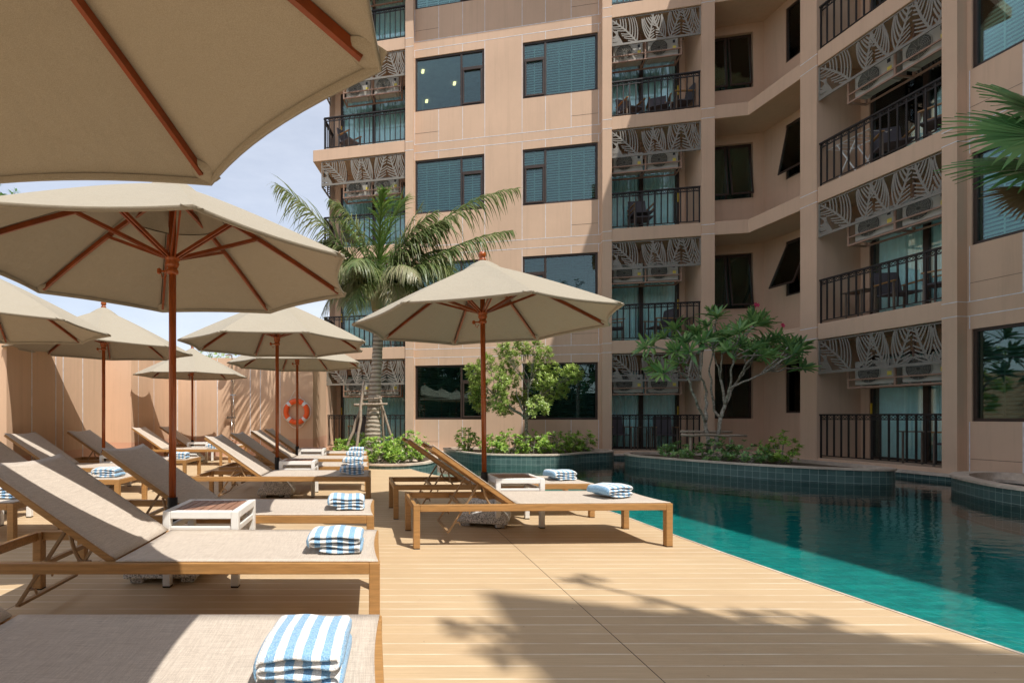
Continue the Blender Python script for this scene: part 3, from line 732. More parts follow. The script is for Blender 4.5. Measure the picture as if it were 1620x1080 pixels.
# downlights seen in the fourth floor room without blinds
for i, (px, py) in enumerate(((669, 113), (719, 132), (675, 160))):
    zz = 3 * ST + 2.61; Y = (zz - 1) / ((659 - py) / 800); X = Y * (px - 590) / 800
    m = MB(); m.box(-0.04, 0.04, -0.08, 0.08, -0.02, 0); o = m.build('downlight', 'lamp_glow', loc=(X, Y, zz))
    tag(o, ['lit ceiling light nearest the glass at the upper left of the unblinded fourth floor room', 'lit ceiling light on the right inside the unblinded fourth floor room', 'lit ceiling light lowest in the view through the unblinded fourth floor window'][i], 'ceiling light', 'ceiling lights in the fourth floor room')

# hotel wing behind the viewer (its shadow falls on the deck)
rw = thing('hotel_wing', 'tan hotel wing behind the viewer whose roof corner shades the near deck', 'building', (8, -8, 0))
m = MB(); m.prism([(6.86, -4.9), (6.86, -22), (20, -22), (20, -9.75)], -0.3, TOP)
m.build('wall', 'plaster', rw, (8, -8, 0))
m = MB(); m.prism([(6.08, -4.05), (6.08, -22.5), (21, -22.5), (21, -9.4)], TOP, TOP + 0.35); m.build('roof', 'plaster', rw, (8, -8, 0))
wp = MB()
for n in range(5):
    for k in range(5): wp.box(6.84, 6.86, -7 - k * 3.0, -5.2 - k * 3.0, n * ST + 0.92, n * ST + 2.5)
wp.build('window', 'window_glass', rw, (8, -8, 0))

# ================================================================== PLANTERS
def rounded(pts, it=2):
    for _ in range(it):
        q = []
        for i in range(len(pts)):
            a, b = pts[i], pts[(i + 1) % len(pts)]
            q += [(a[0] * .75 + b[0] * .25, a[1] * .75 + b[1] * .25), (a[0] * .25 + b[0] * .75, a[1] * .25 + b[1] * .75)]
        pts = q
    return pts
def inset(pts, dd):
    n = len(pts); out = []
    for i in range(n):
        a, b, c = Vector(pts[i - 1]), Vector(pts[i]), Vector(pts[(i + 1) % n])
        n1 = (b - a).normalized(); n2 = (c - b).normalized(); m1 = Vector((-n1.y, n1.x)); m2 = Vector((-n2.y, n2.x)); mm = (m1 + m2); mm /= max(0.5, mm.length_squared / 2)
        mm = mm if mm.length < 2 else mm.normalized()
        out.append(tuple(b + mm * dd))
    return out
def area(p): return sum(p[i - 1][0] * p[i][1] - p[i][0] * p[i - 1][1] for i in range(len(p)))
def planter(pts, zt, label, soilz=-0.06, it=3, rim=0.13, mats='green_tiles'):
    pts = rounded(pts, it)
    if area(pts) < 0: pts = pts[::-1]
    cx = sum(p[0] for p in pts) / len(pts); cy = sum(p[1] for p in pts) / len(pts)
    r = thing('planter', label, 'planter', (cx, cy, 0), group='raised planters along the pool'); o = (cx, cy, 0)
    inn = inset(pts, rim); wallp = inset(pts, 0.02)
    w = MB(); w.strip(wallp + [wallp[0]], -0.56, zt - 0.03); w.build('tiled_wall', mats, r, o)
    c = MB(); n = len(pts)
    for i in range(n):
        j = (i + 1) % n; a, b, cc, e = pts[i], pts[j], inn[j], inn[i]
        c.quad((*a, zt), (*b, zt), (*cc, zt), (*e, zt)); c.quad((*a, zt - 0.035), (*b, zt - 0.035), (*b, zt), (*a, zt)); c.quad((*cc, zt - 0.30), (*e, zt - 0.30), (*e, zt), (*cc, zt)); c.quad((*b, zt - 0.035), (*a, zt - 0.035), (*e, zt - 0.035), (*cc, zt - 0.035))
    c.build('coping', 'coping_stone', r, o)
    s = MB(); s.F([s.V((*p, zt + soilz)) for p in inn]); s.build('soil', 'soil', r, o)
    return r
PL1 = [(-0.9, 11.2), (-0.5, 9.9), (0.3, 9.5), (1.05, 9.85), (1.45, 10.9), (1.5, 12.3), (1.0, 13.3), (-0.9, 13.3)]
PL2 = [(1.95, 14.9), (2.0, 13.5), (2.5, 12.0), (3.4, 11.75), (4.5, 11.8), (5.3, 12.6), (6.4, 12.95), (6.2, 14.2)]
PL3 = [(5.75, 11.75), (6.2, 10.6), (6.95, 9.3), (7.7, 8.65), (8.5, 8.3), (9.0, 8.6), (8.8, 10.2), (8.6, 11.4), (8.1, 12.3), (6.4, 12.7)]
PL4 = [(9.7, 8.4), (9.0, 7.95), (8.5, 7.2), (8.2, 6.6), (8.15, 5.9), (9.3, 4.9), (11.1, 5.3), (10.5, 7.6), (10.3, 8.4)]
planter(PL1, 0.10, 'raised planter with pale coping holding the leaning coconut palm')
planter(PL2, 0.125, 'curved green tiled planter with the small light green tree against the facade')
planter(PL3, 0.135, 'long green tiled planter with the frangipani in the far right of the pool')
planter(PL4, 0.10, 'empty green tiled planter with rounded corner at the right edge of the pool', -0.16, rim=0.2)
# pebbles and stones in the palm planter
for k, (x, y, s_) in enumerate(((0.72, 10.45, 0.10), (0.88, 10.62, 0.07), (0.95, 10.9, 0.09))):
    m = MB(); m.lathe([(s_ * 0.3, -s_ * .3), (s_ * 0.95, -.2 * s_), (s_, 0.1 * s_), (s_ * 0.7, s_ * 0.4), (s_ * 0.2, s_ * 0.55)], seg=9)
    for v in m.v: v += Vector((mnoise.noise(v * 13 + Vector((k, 0, 0))), mnoise.noise(v * 11), 0)) * s_ * 0.5
    tag(m.build('stone', 'coping_stone', loc=(x, y, 0.07), smooth=True), ['largest pale stone lying at the front of the palm planter', 'smallest pale stone between the other two in the palm planter', 'pale stone at the back of the three in the palm planter'][k], 'stone', 'stones in the palm planter')

# ================================================================== SUN LOUNGERS
LG = 'sun loungers set out around the deck'
def make_lounger(ang=35):
    """local: head at x=-2, foot end at x=0, near side y=0, far side y=0.67"""
    r = thing('sun_lounger', 'x', 'sun lounger', group=LG)
    Lx, Wd, Ht = 2.0, 0.67, 0.335; T = 0.052; t2 = 0.032
    m = MB()
    for y in (0, Wd - t2): m.box(-Lx + 0.05, -0.05, y, y + t2, Ht - T, Ht)
    for x0 in (-Lx, -t2): m.box(x0 + 0.002, x0 + t2 - 0.002, 0.05, Wd - 0.05, Ht - T + 0.001, Ht - 0.002)
    m.box(-1.235, -1.205, 0.034, Wd - 0.034, Ht - T + 0.004, Ht - 0.02)
    bevel(m.build('frame', 'teak_frame', r), 0.004)
    for x in (-Lx, -0.05):
        for y in (0, Wd - 0.05):
            l = MB(); l.box(x, x + 0.05, y, y + 0.05, 0.006, Ht); lo = bevel(l.build('leg', 'teak_frame', r), 0.004)
            c = MB(); c.box(x + 0.001, x + 0.049, y + 0.001, y + 0.049, 0, 0.006); c.build('foot_cap', 'black_rubber', lo)
    def slingmesh(x0, x1, z, w0, w1, sag, curve0, curve1, T_=None):
        s = MB(); nx, ny = 22, 12; g_ = []
        for i in range(nx + 1):
            row = []
            for j in range(ny + 1):
                u = i / nx; v = j / ny; bow = 4 * v * (1 - v)
                xx0 = x0 + curve0 * bow; xx1 = x1 - curve1 * bow
                p = Vector((xx0 + (xx1 - xx0) * u, w0 + (w1 - w0) * v, z - sag * bow * (0.3 + 0.7 * 4 * u * (1 - u))))
                row.append(p)
            g_.append(row)
        top = [[s.V(T_(p) if T_ else p) for p in row] for row in g_]
        bot = [[s.V((T_(p - Vector((0, 0, 0.006))) if T_ else p - Vector((0, 0, 0.006)))) for p in row] for row in g_]
        for i in range(nx):
            for j in range(ny):
                s.F([top[i][j], top[i + 1][j], top[i + 1][j + 1], top[i][j + 1]]); s.F([bot[i][j], bot[i][j + 1], bot[i + 1][j + 1], bot[i + 1][j]])
        for i in range(nx): s.F([top[i][0], bot[i][0], bot[i + 1][0], top[i + 1][0]]); s.F([top[i][ny], top[i + 1][ny], bot[i + 1][ny], bot[i][ny]])
        for j in range(ny): s.F([top[0][j], top[0][j + 1], bot[0][j + 1], bot[0][j]]); s.F([top[nx][j], bot[nx][j], bot[nx][j + 1], top[nx][j + 1]])
        return s
    slingmesh(-1.21, -0.008, Ht + 0.007, 0.014, Wd - 0.014, 0.012, 0, 0.018).build('seat_sling', 'sling', r, smooth=True)
    # backrest
    a = R(ang); px, pz = -1.22, Ht - 0.012; ln = 0.77
    def B(p): return Vector((px - p[0] * math.cos(a) - p[2] * math.sin(a) * 1.0, p[1], pz + p[0] * math.sin(a) * 1.0 - p[2] * -math.cos(a)))
    def B2(p):  # p.x along backrest from pivot, p.y across, p.z normal (up)
        return Vector((px - p[0] * math.cos(a) + p[2] * math.sin(a), p[1], pz + p[0] * math.sin(a) + p[2] * math.cos(a)))
    f = MB()
    for y in (0.036, Wd - 0.036 - 0.028):
        f.hexa([B2(q) for q in ((-0.01, y, -0.02), (ln, y, -0.02), (ln, y + .028, -0.02), (-0.01, y + .028, -0.02), (-0.01, y, 0.014), (ln, y, 0.014), (ln, y + .028, 0.014), (-0.01, y + .028, 0.014))])
    for xx in (0.0, ln - 0.06): f.hexa([B2(q) for q in ((xx, 0.065, -0.016), (xx + .028, 0.065, -0.016), (xx + .028, Wd - .065, -0.016), (xx, Wd - .065, -0.016), (xx, 0.065, 0.002), (xx + .028, 0.065, 0.002), (xx + .028, Wd - .065, 0.002), (xx, Wd - .065, 0.002))])
    bf = bevel(f.build('backrest', 'teak_frame', r), 0.005)
    s = slingmesh(0.012, ln + 0.012, 0.021, 0.034, Wd - 0.034, 0.010, 0.0, 0.03, lambda p: B2(p))
    s.build('back_sling', 'sling', bf, smooth=True)
    # prop that holds the backrest up
    P = MB()
    for y in (0.10, Wd - 0.10):
        a0 = B2((0.30, y, -0.03)); b0 = Vector((a0.x - 0.235, y, 0.105)); P.bar(a0, b0, 0.012, 0.022, (0, 1, 0))
        mid = a0.lerp(b0, 0.52)
        P.tube([mid + Vector((0.008, 0, 0.004)), mid + Vector((0.04, 0, 0.01)), mid + Vector((0.058, 0, -0.01)), mid + Vector((0.05, 0, -0.035))], [0.009, 0.008, 0.007, 0.005], 6)
        mid = a0.lerp(b0, 0.8)
        P.tube([mid + Vector((0.008, 0, 0.004)), mid + Vector((0.035, 0, 0.006)), mid + Vector((0.045, 0, -0.02))], [0.009, 0.007, 0.005], 6)
        arc = [B2((0.26 - 0.26 * k / 8, y - 0.03, -0.03 - 0.075 * math.sin(math.pi * k / 8))) for k in range(9)]
        P.tube(arc, 0.009, 6)
        P.bar(Vector((b0.x + 0.12, y, Ht - 0.03)), Vector((b0.x + 0.42, y, Ht - 0.03)), 0.012, 0.02, (0, 1, 0)) if False else None
    b1 = B2((0.30, 0.10, -0.03)); P.bar((b1.x - 0.235, 0.10, 0.105), (b1.x - 0.235, Wd - 0.10, 0.105), 0.022, 0.014)
    P.bar((b1.x - 0.12, 0.034, 0.30), (b1.x - 0.12, Wd - 0.034, 0.30), 0.022, 0.022)
    P.build('backrest_prop', 'metal_bracket', r)
    return r
lg = make_lounger(); used = False
#  (foot end x, near side y, rotation, label)
LGS = [
 (0.03, 1.03, 0, 'sun lounger nearest the viewer, cut by the bottom picture edge, biggest towel on it'),
 (0.032, 2.30, 0, 'large foreground sun lounger, raised beige backrest crossed by a bright diagonal sun strip'),
 (0.007, 3.395, 0, 'sun lounger with dark shaded backrest just behind the near white side table'),
 (-0.03, 5.60, 0, 'sun lounger with half lit backrest, nearest in the far group of four'),
 (-0.06, 6.75, 0, 'second sun lounger of the far group of four, with a shaded dark backrest'),
 (-0.085, 7.95, 0, 'third sun lounger of the far group of four, a sunny stripe along its backrest'),
 (-0.11, 9.12, 0, 'farthest sun lounger of the group of four, beside the palm planter'),
 (2.305, 3.884, 2.0, 'front sun lounger of the poolside pair, seen side on at the pool edge'),
 (2.20, 5.01, 2.2, 'rear sun lounger of the poolside pair behind the white side table'),
 (-2.76, 3.88, 0, 'left row sun lounger whose foot end with a towel shows at the left picture edge'),
 (-2.68, 5.33, 0, 'left row sun lounger mostly hidden behind the foreground backrest, towel on its foot end'),
 (-2.95, 6.55, 0, 'left row sun lounger before the big wall shadow, bright stripe on its backrest'),
 (-2.87, 7.75, 0, 'left row sun lounger with dark backrest against the wall beside the far left parasol pole'),
 (-3.08, 10.3, 0, 'left row sun lounger with a pale sunlit backrest below the small far parasol'),
 (-3.05, 11.55, 0, 'sun lounger with dark backrest farthest back, close to the outdoor shower wall'),
]
for (x, y, a, lb) in LGS:
    if a == 0 and y > 2.5: a = random.uniform(-0.7, 0.7)
    place(lg, used, (x, y, 0), R(a), lb); used = True

# side tables ---------------------------------------------------------
def make_table():
    r = thing('side_table', 'x', 'side table', group='white side tables beside the parasol poles'); W_, H_ = 0.445, 0.447; t = 0.045
    m = MB()
    for a in (0, W_ - t): m.box(a, a + t, t, W_ - t, H_ - t, H_); m.box(a + 0.008, a + t - 0.008, t, W_ - t, H_ - 0.125, H_ - 0.09)
    for a in (0, W_ - t): m.box(t, W_ - t, a, a + t, H_ - t, H_); m.box(t, W_ - t, a + 0.008, a + t - 0.008, H_ - 0.125, H_ - 0.09)
    bevel(m.build('frame', 'white_alu', r), 0.005)
    for x in (0, W_ - t):
        for y in (0, W_ - t):
            l = MB(); l.box(x, x + t, y, y + t, 0.008, H_); o = bevel(l.build('leg', 'white_alu', r), 0.005)
            c = MB(); c.box(x + .001, x + t - .001, y + .001, y + t - .001, 0, 0.008); c.build('foot_cap', 'black_rubber', o)
    s = MB(); n = 7; w = (W_ - 2 * t) / n
    for k in range(n): s.box(t + k * w + 0.003, t + (k + 1) * w - 0.003, t - 0.004, W_ - t + 0.004, H_ - 0.016, H_ - 0.003)
    s.build('slatted_top', 'table_slat', r)
    return r
tb = make_table(); used = False
for (x, y, a, lb) in ((-1.233, 2.96, 0, 'white side table with brown slats in the foreground beside the near parasol pole'),
                      (1.10, 4.52, 2, 'white side table between the two poolside loungers'),
                      (-1.17, 6.29, 0, 'white side table with slatted top between the first two loungers of the far group'),
                      (-1.28, 8.64, 0, 'white side table between the last two loungers of the far group'),
                      (-3.845, 4.62, 0, 'white side table at the left picture edge, mostly hidden behind the foreground backrest'),
                      (-3.93, 7.26, 0, 'white side table under the far left parasol beside the wall shadow'),
                      (-4.05, 11.0, 0, 'small looking white side table farthest back beneath the small far parasol')):
    place(tb, used, (x, y, 0), R(a), lb); used = True

# ================================================================== PARASOLS
PG = 'beige timber parasols over the loungers'
def make_parasol():
    r = thing('parasol', 'x', 'parasol', group=PG)
    RIM, ZR, ZA = 1.19, 1.905, 2.47; N = 8
    b = MB()
    b.hexa([(-.22, -.22, 0.035), (.22, -.22, 0.035), (.22, .22, 0.035), (-.22, .22, 0.035), (-.215, -.215, 0.09), (.215, -.215, 0.09), (.215, .215, 0.09), (-.215, .215, 0.09)])
    b.hexa([(-.215, -.215, 0.09), (.215, -.215, 0.09), (.215, .215, 0.09), (-.215, .215, 0.09), (-.10, -.10, 0.24), (.10, -.10, 0.24), (.10, .10, 0.24), (-.10, .10, 0.24)])
    for sx in (-1, 1):
        for sy in (-1, 1): b.box(sx * .15 - .04, sx * .15 + .04, sy * .15 - .04, sy * .15 + .04, 0, 0.036)
    bevel(b.build('base', 'granite', r), 0.012)
    s = MB(); s.lathe([(0.031, 0.22), (0.031, 0.485), (0.026, 0.487)]); s.build('sleeve', 'black_rubber', r, smooth=False)
    p = MB(); p.tube([(0, 0, 0.4), (0, 0, 2.45)], 0.0225, 16); p.build('pole', 'parasol_wood', r, smooth=True)
    f = MB(); f.lathe([(0.034, 2.455), (0.036, 2.47), (0.036, 2.495), (0.030, 2.50), (0.030, 2.508), (0.034, 2.512), (0.034, 2.527), (0.024, 2.532), (0.024, 2.54), (0.033, 2.552), (0.036, 2.568), (0.033, 2.585), (0.022, 2.597), (0.006, 2.602)], seg=20)
    f.build('finial', 'parasol_wood', r, smooth=True)
    h = MB(); h.lathe([(0.024, 1.905), (0.036, 1.915), (0.036, 1.935), (0.028, 1.945), (0.036, 1.96), (0.042, 1.975), (0.036, 1.99), (0.045, 2.0), (0.048, 2.03), (0.024, 2.035)], seg=20)
    h.build('runner_hub', 'parasol_wood', r, smooth=True)
    h = MB(); h.lathe([(0.024, 2.33), (0.045, 2.335), (0.045, 2.385), (0.024, 2.39)]); h.build('top_hub', 'parasol_wood', r)
    pn = MB(); pn.bar((-0.075, -0.01, 1.925), (-0.02, 0, 1.925), 0.012, 0.012); pn.lathe([(0.003, -0.02), (0.014, -0.012), (0.014, 0.012), (0.003, 0.02)], (-0.08, -0.01, 1.925), 8)
    pn.tube([(-0.07, -0.01, 1.92), (-0.06, -0.012, 1.885), (-0.05, -0.01, 1.87), (-0.035, -0.006, 1.90)], 0.003, 5); pn.build('locking_pin', 'parasol_wood', r)
    def prof(u):   # radius, z along a rib for u 0..1
        return (0.03 + (RIM - 0.03) * u, ZA + (ZR - ZA) * (u ** 1.12))
    c = MB(); nu, nv = 14, 10; PT = []
    for k in range(N):
        a0 = 2 * math.pi * (k + 0.5) / N; a1 = 2 * math.pi * (k + 1.5) / N; cols = []
        for j in range(nv + 1):
            v = j / nv; col = []
            for i in range(nu + 1):
                u = i / nu; rr, zz = prof(u)
                p0 = Vector((math.cos(a0) * rr, math.sin(a0) * rr, zz)); p1 = Vector((math.cos(a1) * rr, math.sin(a1) * rr, zz)); bow = 4 * v * (1 - v)
                q = p0.lerp(p1, v); fac = 1 - 0.042 * bow * u ** 2
                q.x *= fac; q.y *= fac; q.z += -0.012 * bow * math.sin(math.pi * u)
                col.append(q)
            cols.append(col)
        idx = [[c.V(q) for q in col] for col in cols]
        for j in range(nv):
            for i in range(nu): c.F([idx[j][i], idx[j][i + 1], idx[j + 1][i + 1], idx[j + 1][i]])
        hem = []
        for j in range(nv + 1):
            p = cols[j][nu]; d_ = Vector((p.x, p.y, 0)).normalized()
            hem.append((c.V(p + d_ * 0.001), c.V(p + Vector((0, 0, -0.020)) + d_ * 0.001), c.V(p - d_ * 0.010 + Vector((0, 0, -0.019))), c.V(p - d_ * 0.014 + Vector((0, 0, 0.0)))))
        for j in range(nv):
            for q in range(3): c.F([hem[j][q], hem[j][q + 1], hem[j + 1][q + 1], hem[j + 1][q]])
    co = c.build('canopy', 'canvas', r, smooth=True)
    # seams along the ribs and pockets at their ends
    sp = MB()
    for k in range(N):
        a0 = 2 * math.pi * (k + 0.5) / N; pts = []
        ca, sa = math.cos(a0), math.sin(a0); sd = Vector((-sa, ca, 0))
        for i in range(nu + 1):
            rr, zz = prof(i / nu); pts.append(Vector((ca * rr, sa * rr, zz - 0.004)))
        q = [(sp.V(p + sd * 0.012), sp.V(p + sd * 0.018 - Vector((0, 0, 0.004)))) for p in pts]
        for x, y in zip(q[:-1], q[1:]): sp.F([x[0], y[0], y[1], x[1]])
    sp.build('seam_tape', 'canvas_trim', co)
    for k in range(N):
        pk = MB(); a0 = 2 * math.pi * (k + 0.5) / N; ca, sa = math.cos(a0), math.sin(a0); sd = Vector((-sa, ca, 0)); dr = Vector((ca, sa, 0)); rows = []
        for i in range(7):
            u = i / 6; rr = RIM - 0.006 - 0.085 * u; z = prof((rr - .03) / (RIM - .03))[1]
            half = 0.046 * math.sqrt(max(0.0, 1 - (u) ** 2.5)) + 0.004
            rows.append([pk.V(dr * rr + sd * (half * s_) + Vector((0, 0, z - 0.006 - abs(s_ * half) * 0.30 * u - 0.026 * (1 - s_ * s_) * (0.5 + 0.5 * u)))) for s_ in (-1, -.6, -.2, .2, .6, 1)])
        for x, y in zip(rows[:-1], rows[1:]):
            for j in range(5): pk.F([x[j], y[j], y[j + 1], x[j + 1]])
        pk.build('rib_pocket', 'canvas', co, smooth=True)
    v = MB(); vr = []
    for k in range(N * 6):
        a0 = 2 * math.pi * (k / 6 + 0.5) / N; fr_ = (k % 6) / 6; bow = 4 * fr_ * (1 - fr_); col = []
        for i in range(6):
            u = i / 5; rr = 0.028 + 0.30 * u; rr *= math.cos(math.pi / 8) / math.cos(math.pi / 8 - fr_ * math.pi / 4); z = ZA + 0.030 - (0.235 * u ** 1.3) + 0.012 - 0.006 * bow * u
            col.append(v.V((math.cos(a0) * rr, math.sin(a0) * rr, z)))
        vr.append(col)
    for k in range(len(vr)):
        A, Bq = vr[k], vr[(k + 1) % len(vr)]
        for i in range(5): v.F([A[i], A[i + 1], Bq[i + 1], Bq[i]])
    v.cur = 1; edge = [v.v[col[5]].copy() for col in vr]; v.tube([p + Vector((0, 0, -0.002)) for p in edge] + [edge[0]], 0.0032, 5, False)
    v.build('vent_cap', ['canvas', 'canvas_trim'], co, smooth=True)
    for k in range(N):
        a0 = 2 * math.pi * (k + 0.5) / N; ca, sa = math.cos(a0), math.sin(a0)
        p0 = Vector((ca * 0.04, sa * 0.04, 2.36)); p1z = prof(0.95)
        rb = MB(); pts = []
        for i in range(7):
            u = 0.02 + 0.935 * i / 6; rr, zz = prof(u); pts.append(Vector((ca * rr, sa * rr, zz - 0.022 - 0.035 * (1 - u) ** 3)))
        for x, y in zip(pts[:-1], pts[1:]): rb.bar(x, y, 0.017, 0.028)
        ro = rb.build('rib', 'parasol_rib', r)
        u = 0.44; rr, zz = prof(u)
        st = MB(); sd = Vector((-sa, ca, 0)) * 0.012
        e = Vector((ca * rr, sa * rr, zz - 0.03)); s0 = Vector((ca * 0.04, sa * 0.04, 2.015))
        st.bar(s0 + sd, e + sd, 0.010, 0.020); st.bar(s0 - sd, e - sd, 0.010, 0.020); st.build('strut', 'parasol_rib', ro)
    return r
pr = make_parasol(); used = False
PAR = [(-1.08, 0.85, 0, 1.003, 'large parasol overhead in the top left corner, seen from below without its pole'),
       (-1.28, 3.23, 3, 1.0, 'big beige parasol over the foreground loungers, its full pole beside the near side table'),
       (1.055, 4.77, -19, 1.04, 'beige parasol standing alone by the poolside pair of loungers in front of the facade'),
       (-1.22, 6.44, 4, 1.0, 'beige parasol in the middle distance over the first loungers of the far group'),
       (-1.325, 8.85, 0, 1.0, 'beige parasol whose pole crosses the life ring, over the farthest deck loungers'),
       (-3.98, 5.1, 2, 1.0, 'beige parasol cut by the left picture edge, its pole out of view'),
       (-3.92, 7.36, 1, 1.03, 'beige parasol over the left row in front of the scalloped wall shadow'),
       (-4.0, 11.2, 0, 1.0, 'smallest looking beige parasol near the back wall by the outdoor shower')]
for i, (x, y, a, sc_, lb) in enumerate(PAR):
    o = place(pr, used, (x, y, 0), R(a), lb, sc_); used = True
    if i == 2: o.scale = (1.04, 1.04, 0.985)
    if i == 2: o.rotation_euler = (R(-0.2), R(-0.6), R(a))

# ================================================================== TOWELS
def towel_mesh(seed):
    rnd = random.Random(seed); m = MB(); w, dpt, t = 0.25, 0.235, 0.022
    # serpentine centre line in x-z
    cl = []; lay = 4; x0, x1 = -w / 2, w / 2
    for k in range(lay):
        z = t * 0.62 + k * t * 1.06; xs = [x0 + 0.02, x1 - 0.02] if k % 2 == 0 else [x1 - 0.02, x0 + 0.02]
        if k == 0: xs[0] += 0.03
        for j in range(10):
            u = j / 9; cl.append(Vector((xs[0] + (xs[1] - xs[0]) * u, 0, z + 0.003 * math.sin(u * 7 + seed + k))))
        if k < lay - 1:
            sg = 1 if k % 2 == 0 else -1; cx_ = xs[1]
            for j in range(1, 5):
                a = -math.pi / 2 + math.pi * j / 5; cl.append(Vector((cx_ + sg * math.cos(a) * 0.020, 0, z + t * 0.53 + math.sin(a) * t * 0.53)))
    # last layer wraps over the left side
    end = cl[-1]
    for j in range(1, 6):
        a = math.pi / 2 + math.pi * 0.75 * j / 5; cl.append(Vector((x0 + 0.018 + 0.026 * math.cos(a), 0, end.z - 0.030 + 0.030 * math.sin(a))))
    n = len(cl); rows = []; NY = 12
    for jy in range(NY + 1):
        v = jy / NY * 2 - 1; edge = 1 - abs(v) ** 10; sc_ = max(0.25, edge ** 0.5); y = v * dpt / 2; ring = []
        up = []; dn = []
        for i, p in enumerate(cl):
            d_ = (cl[min(i + 1, n - 1)] - cl[max(i - 1, 0)]).normalized(); nn = Vector((-d_.z, 0, d_.x)); hw_ = t / 2 * 1.02 * sc_
            if i in (0, n - 1): hw_ *= 0.45
            wob = Vector((0, 0.010 * mnoise.noise(Vector((p.x * 9, p.z * 40, seed))), 0.006 * mnoise.noise(Vector((p.x * 8, y * 9, seed + p.z * 6)))))
            dome = Vector((0, 0, 0.010 * (p.z / 0.09) * (1 - v * v)))
            yy = Vector((0, y * (1 - 0.05 * (p.x / w) * math.sin(seed)), 0))
            up.append(m.V(p + nn * hw_ + wob + yy + dome)); dn.append(m.V(p - nn * hw_ + wob + yy + dome))
        rows.append(up + dn[::-1])
    for a, b in zip(rows[:-1], rows[1:]):
        k = len(a)
        for i in range(k): m.F([a[i], b[i], b[(i + 1) % k], a[(i + 1) % k]])
    h = len(rows[0]) // 2
    for row, fl in ((rows[0], False), (rows[-1], True)):
        for i in range(h - 1):
            q = [row[i], row[i + 1], row[2 * h - 2 - i], row[2 * h - 1 - i]]; m.F(q[::-1] if fl else q)
    return m.mesh('towel', 'towel_cloth', True)
TW = [(-0.172, 1.34, -3, 1.0, 'blue and white striped towel folded on the nearest lounger, biggest in the picture'),
      (-0.18, 2.54, -2, 0.98, 'striped folded towel on the foreground lounger with the sunlit backrest'),
      (-0.19, 3.68, 2, 0.96, 'striped folded towel on the lounger behind the foreground side table'),
      (-0.24, 5.86, 3, 1.0, 'front towel of the four lined up on the far group of loungers'),
      (-0.27, 7.0, -4, 1.0, 'second towel from the front of the four lined up on the far group'),
      (-0.29, 8.2, 5, 1.0, 'third towel from the front of the four lined up on the far group'),
      (-0.30, 9.4, -3, 1.0, 'farthest towel of the four lined up on the far group, nearest the palm planter'),
      (1.98, 4.22, 20, 1.0, 'striped folded towel on the poolside lounger seen from its side'),
      (1.98, 5.36, 14, 0.98, 'striped folded towel on the rear poolside lounger'),
      (-2.95, 4.18, 4, 1.0, 'striped towel at the left picture edge on the left row lounger'),
      (-2.93, 5.62, -4, 1.0, 'striped towel on the hidden left row lounger seen above the foreground backrest'),
      (-3.08, 8.05, 5, 1.0, 'striped towel seen just left of the near parasol pole'),
      (-3.33, 10.6, 5, 1.0, 'striped towel farthest left back on the lounger by the shower')]
tm = [towel_mesh(1), towel_mesh(2), towel_mesh(5)]
for i, (x, y, a, s_, lb) in enumerate(TW):
    o = bpy.data.objects.new('towel', tm[i % 3]); COL.objects.link(o); o.location = (x, y, 0.338); o.rotation_euler = (0, 0, R(a)); o.scale = (s_, s_, s_)
    if i == 0: o.location = (x, y, 0.338); o.scale = (0.80, 1.15, 1.0)
    tag(o, lb, 'towel', 'striped towels folded on the loungers')

# ================================================================== LIFE RING, SHOWER
lr = thing('life_ring', 'orange life ring with white bands and rope hanging on the tan wall', 'life ring', (-1.94, 12.84, 0.80), group=None)
m = MB(); rr_, rt = 0.265, 0.062; n = 48; cz = 0.33
for band in (0, 1):
    for q in range(4):
        a0 = q * 90 + 45 - 8; a1 = a0 + 16
        if band == 0: a0, a1 = q * 90 + 53, q * 90 + 127
        k = 3 if band else 14
        mm = m if band == 0 else None
        tgt = m; m.cur = band
        m.tube([(rr_ * math.cos(R(a0 + (a1 - a0) * i / k)), 0, cz + rr_ * math.sin(R(a0 + (a1 - a0) * i / k))) for i in range(k + 1)], rt + (0.002 if band else 0), 14, False)
m.build('ring', ['ring_orange', 'white_plastic'], lr, smooth=True, loc=(0, 0, 0))
m = MB()
for q in range(4):
    a0, a1 = q * 90 + 45, q * 90 + 135; pts = []
    for i in range(11):
        u = i / 10; a = R(a0 + (a1 - a0) * u); rad = rr_ + rt + 0.004 + 0.035 * math.sin(math.pi * u); pts.append((rad * math.cos(a), -0.01, cz + rad * math.sin(a) - (0.05 * math.sin(math.pi * u) if q == 2 else 0)))
    m.tube(pts, 0.008, 6)
m.tube([(-0.20, -0.02, cz + 0.26), (-0.05, 0.0, cz + 0.53), (0.0, 0.02, cz + 0.55), (0.12, -0.02, cz + 0.33)], 0.007, 6)
m.tube([(0, -0.02, cz + 0.55), (0, 0.06, cz + 0.55)], 0.01, 6)
m.build('rope', 'rope', lr, smooth=True, loc=(0, 0, 0))
sh = thing('outdoor_shower', 'chrome outdoor shower column with hand shower on the back wall', 'shower', (-3.58, 12.86, 0))
m = MB(); m.tube([(0, 0, 0.75), (0, 0, 2.45), (0.0, -0.05, 2.55), (-0.02, -0.25, 2.56)], 0.016, 8); m.build('riser_pipe', 'chrome', sh, loc=(0, 0, 0), smooth=True)
m = MB(); m.lathe([(0.02, 0.0), (0.1, -0.02), (0.1, -0.035), (0.02, -0.036)], (-0.02, -0.25, 2.56), 14); m.build('shower_head', 'chrome', sh, loc=(0, 0, 0))
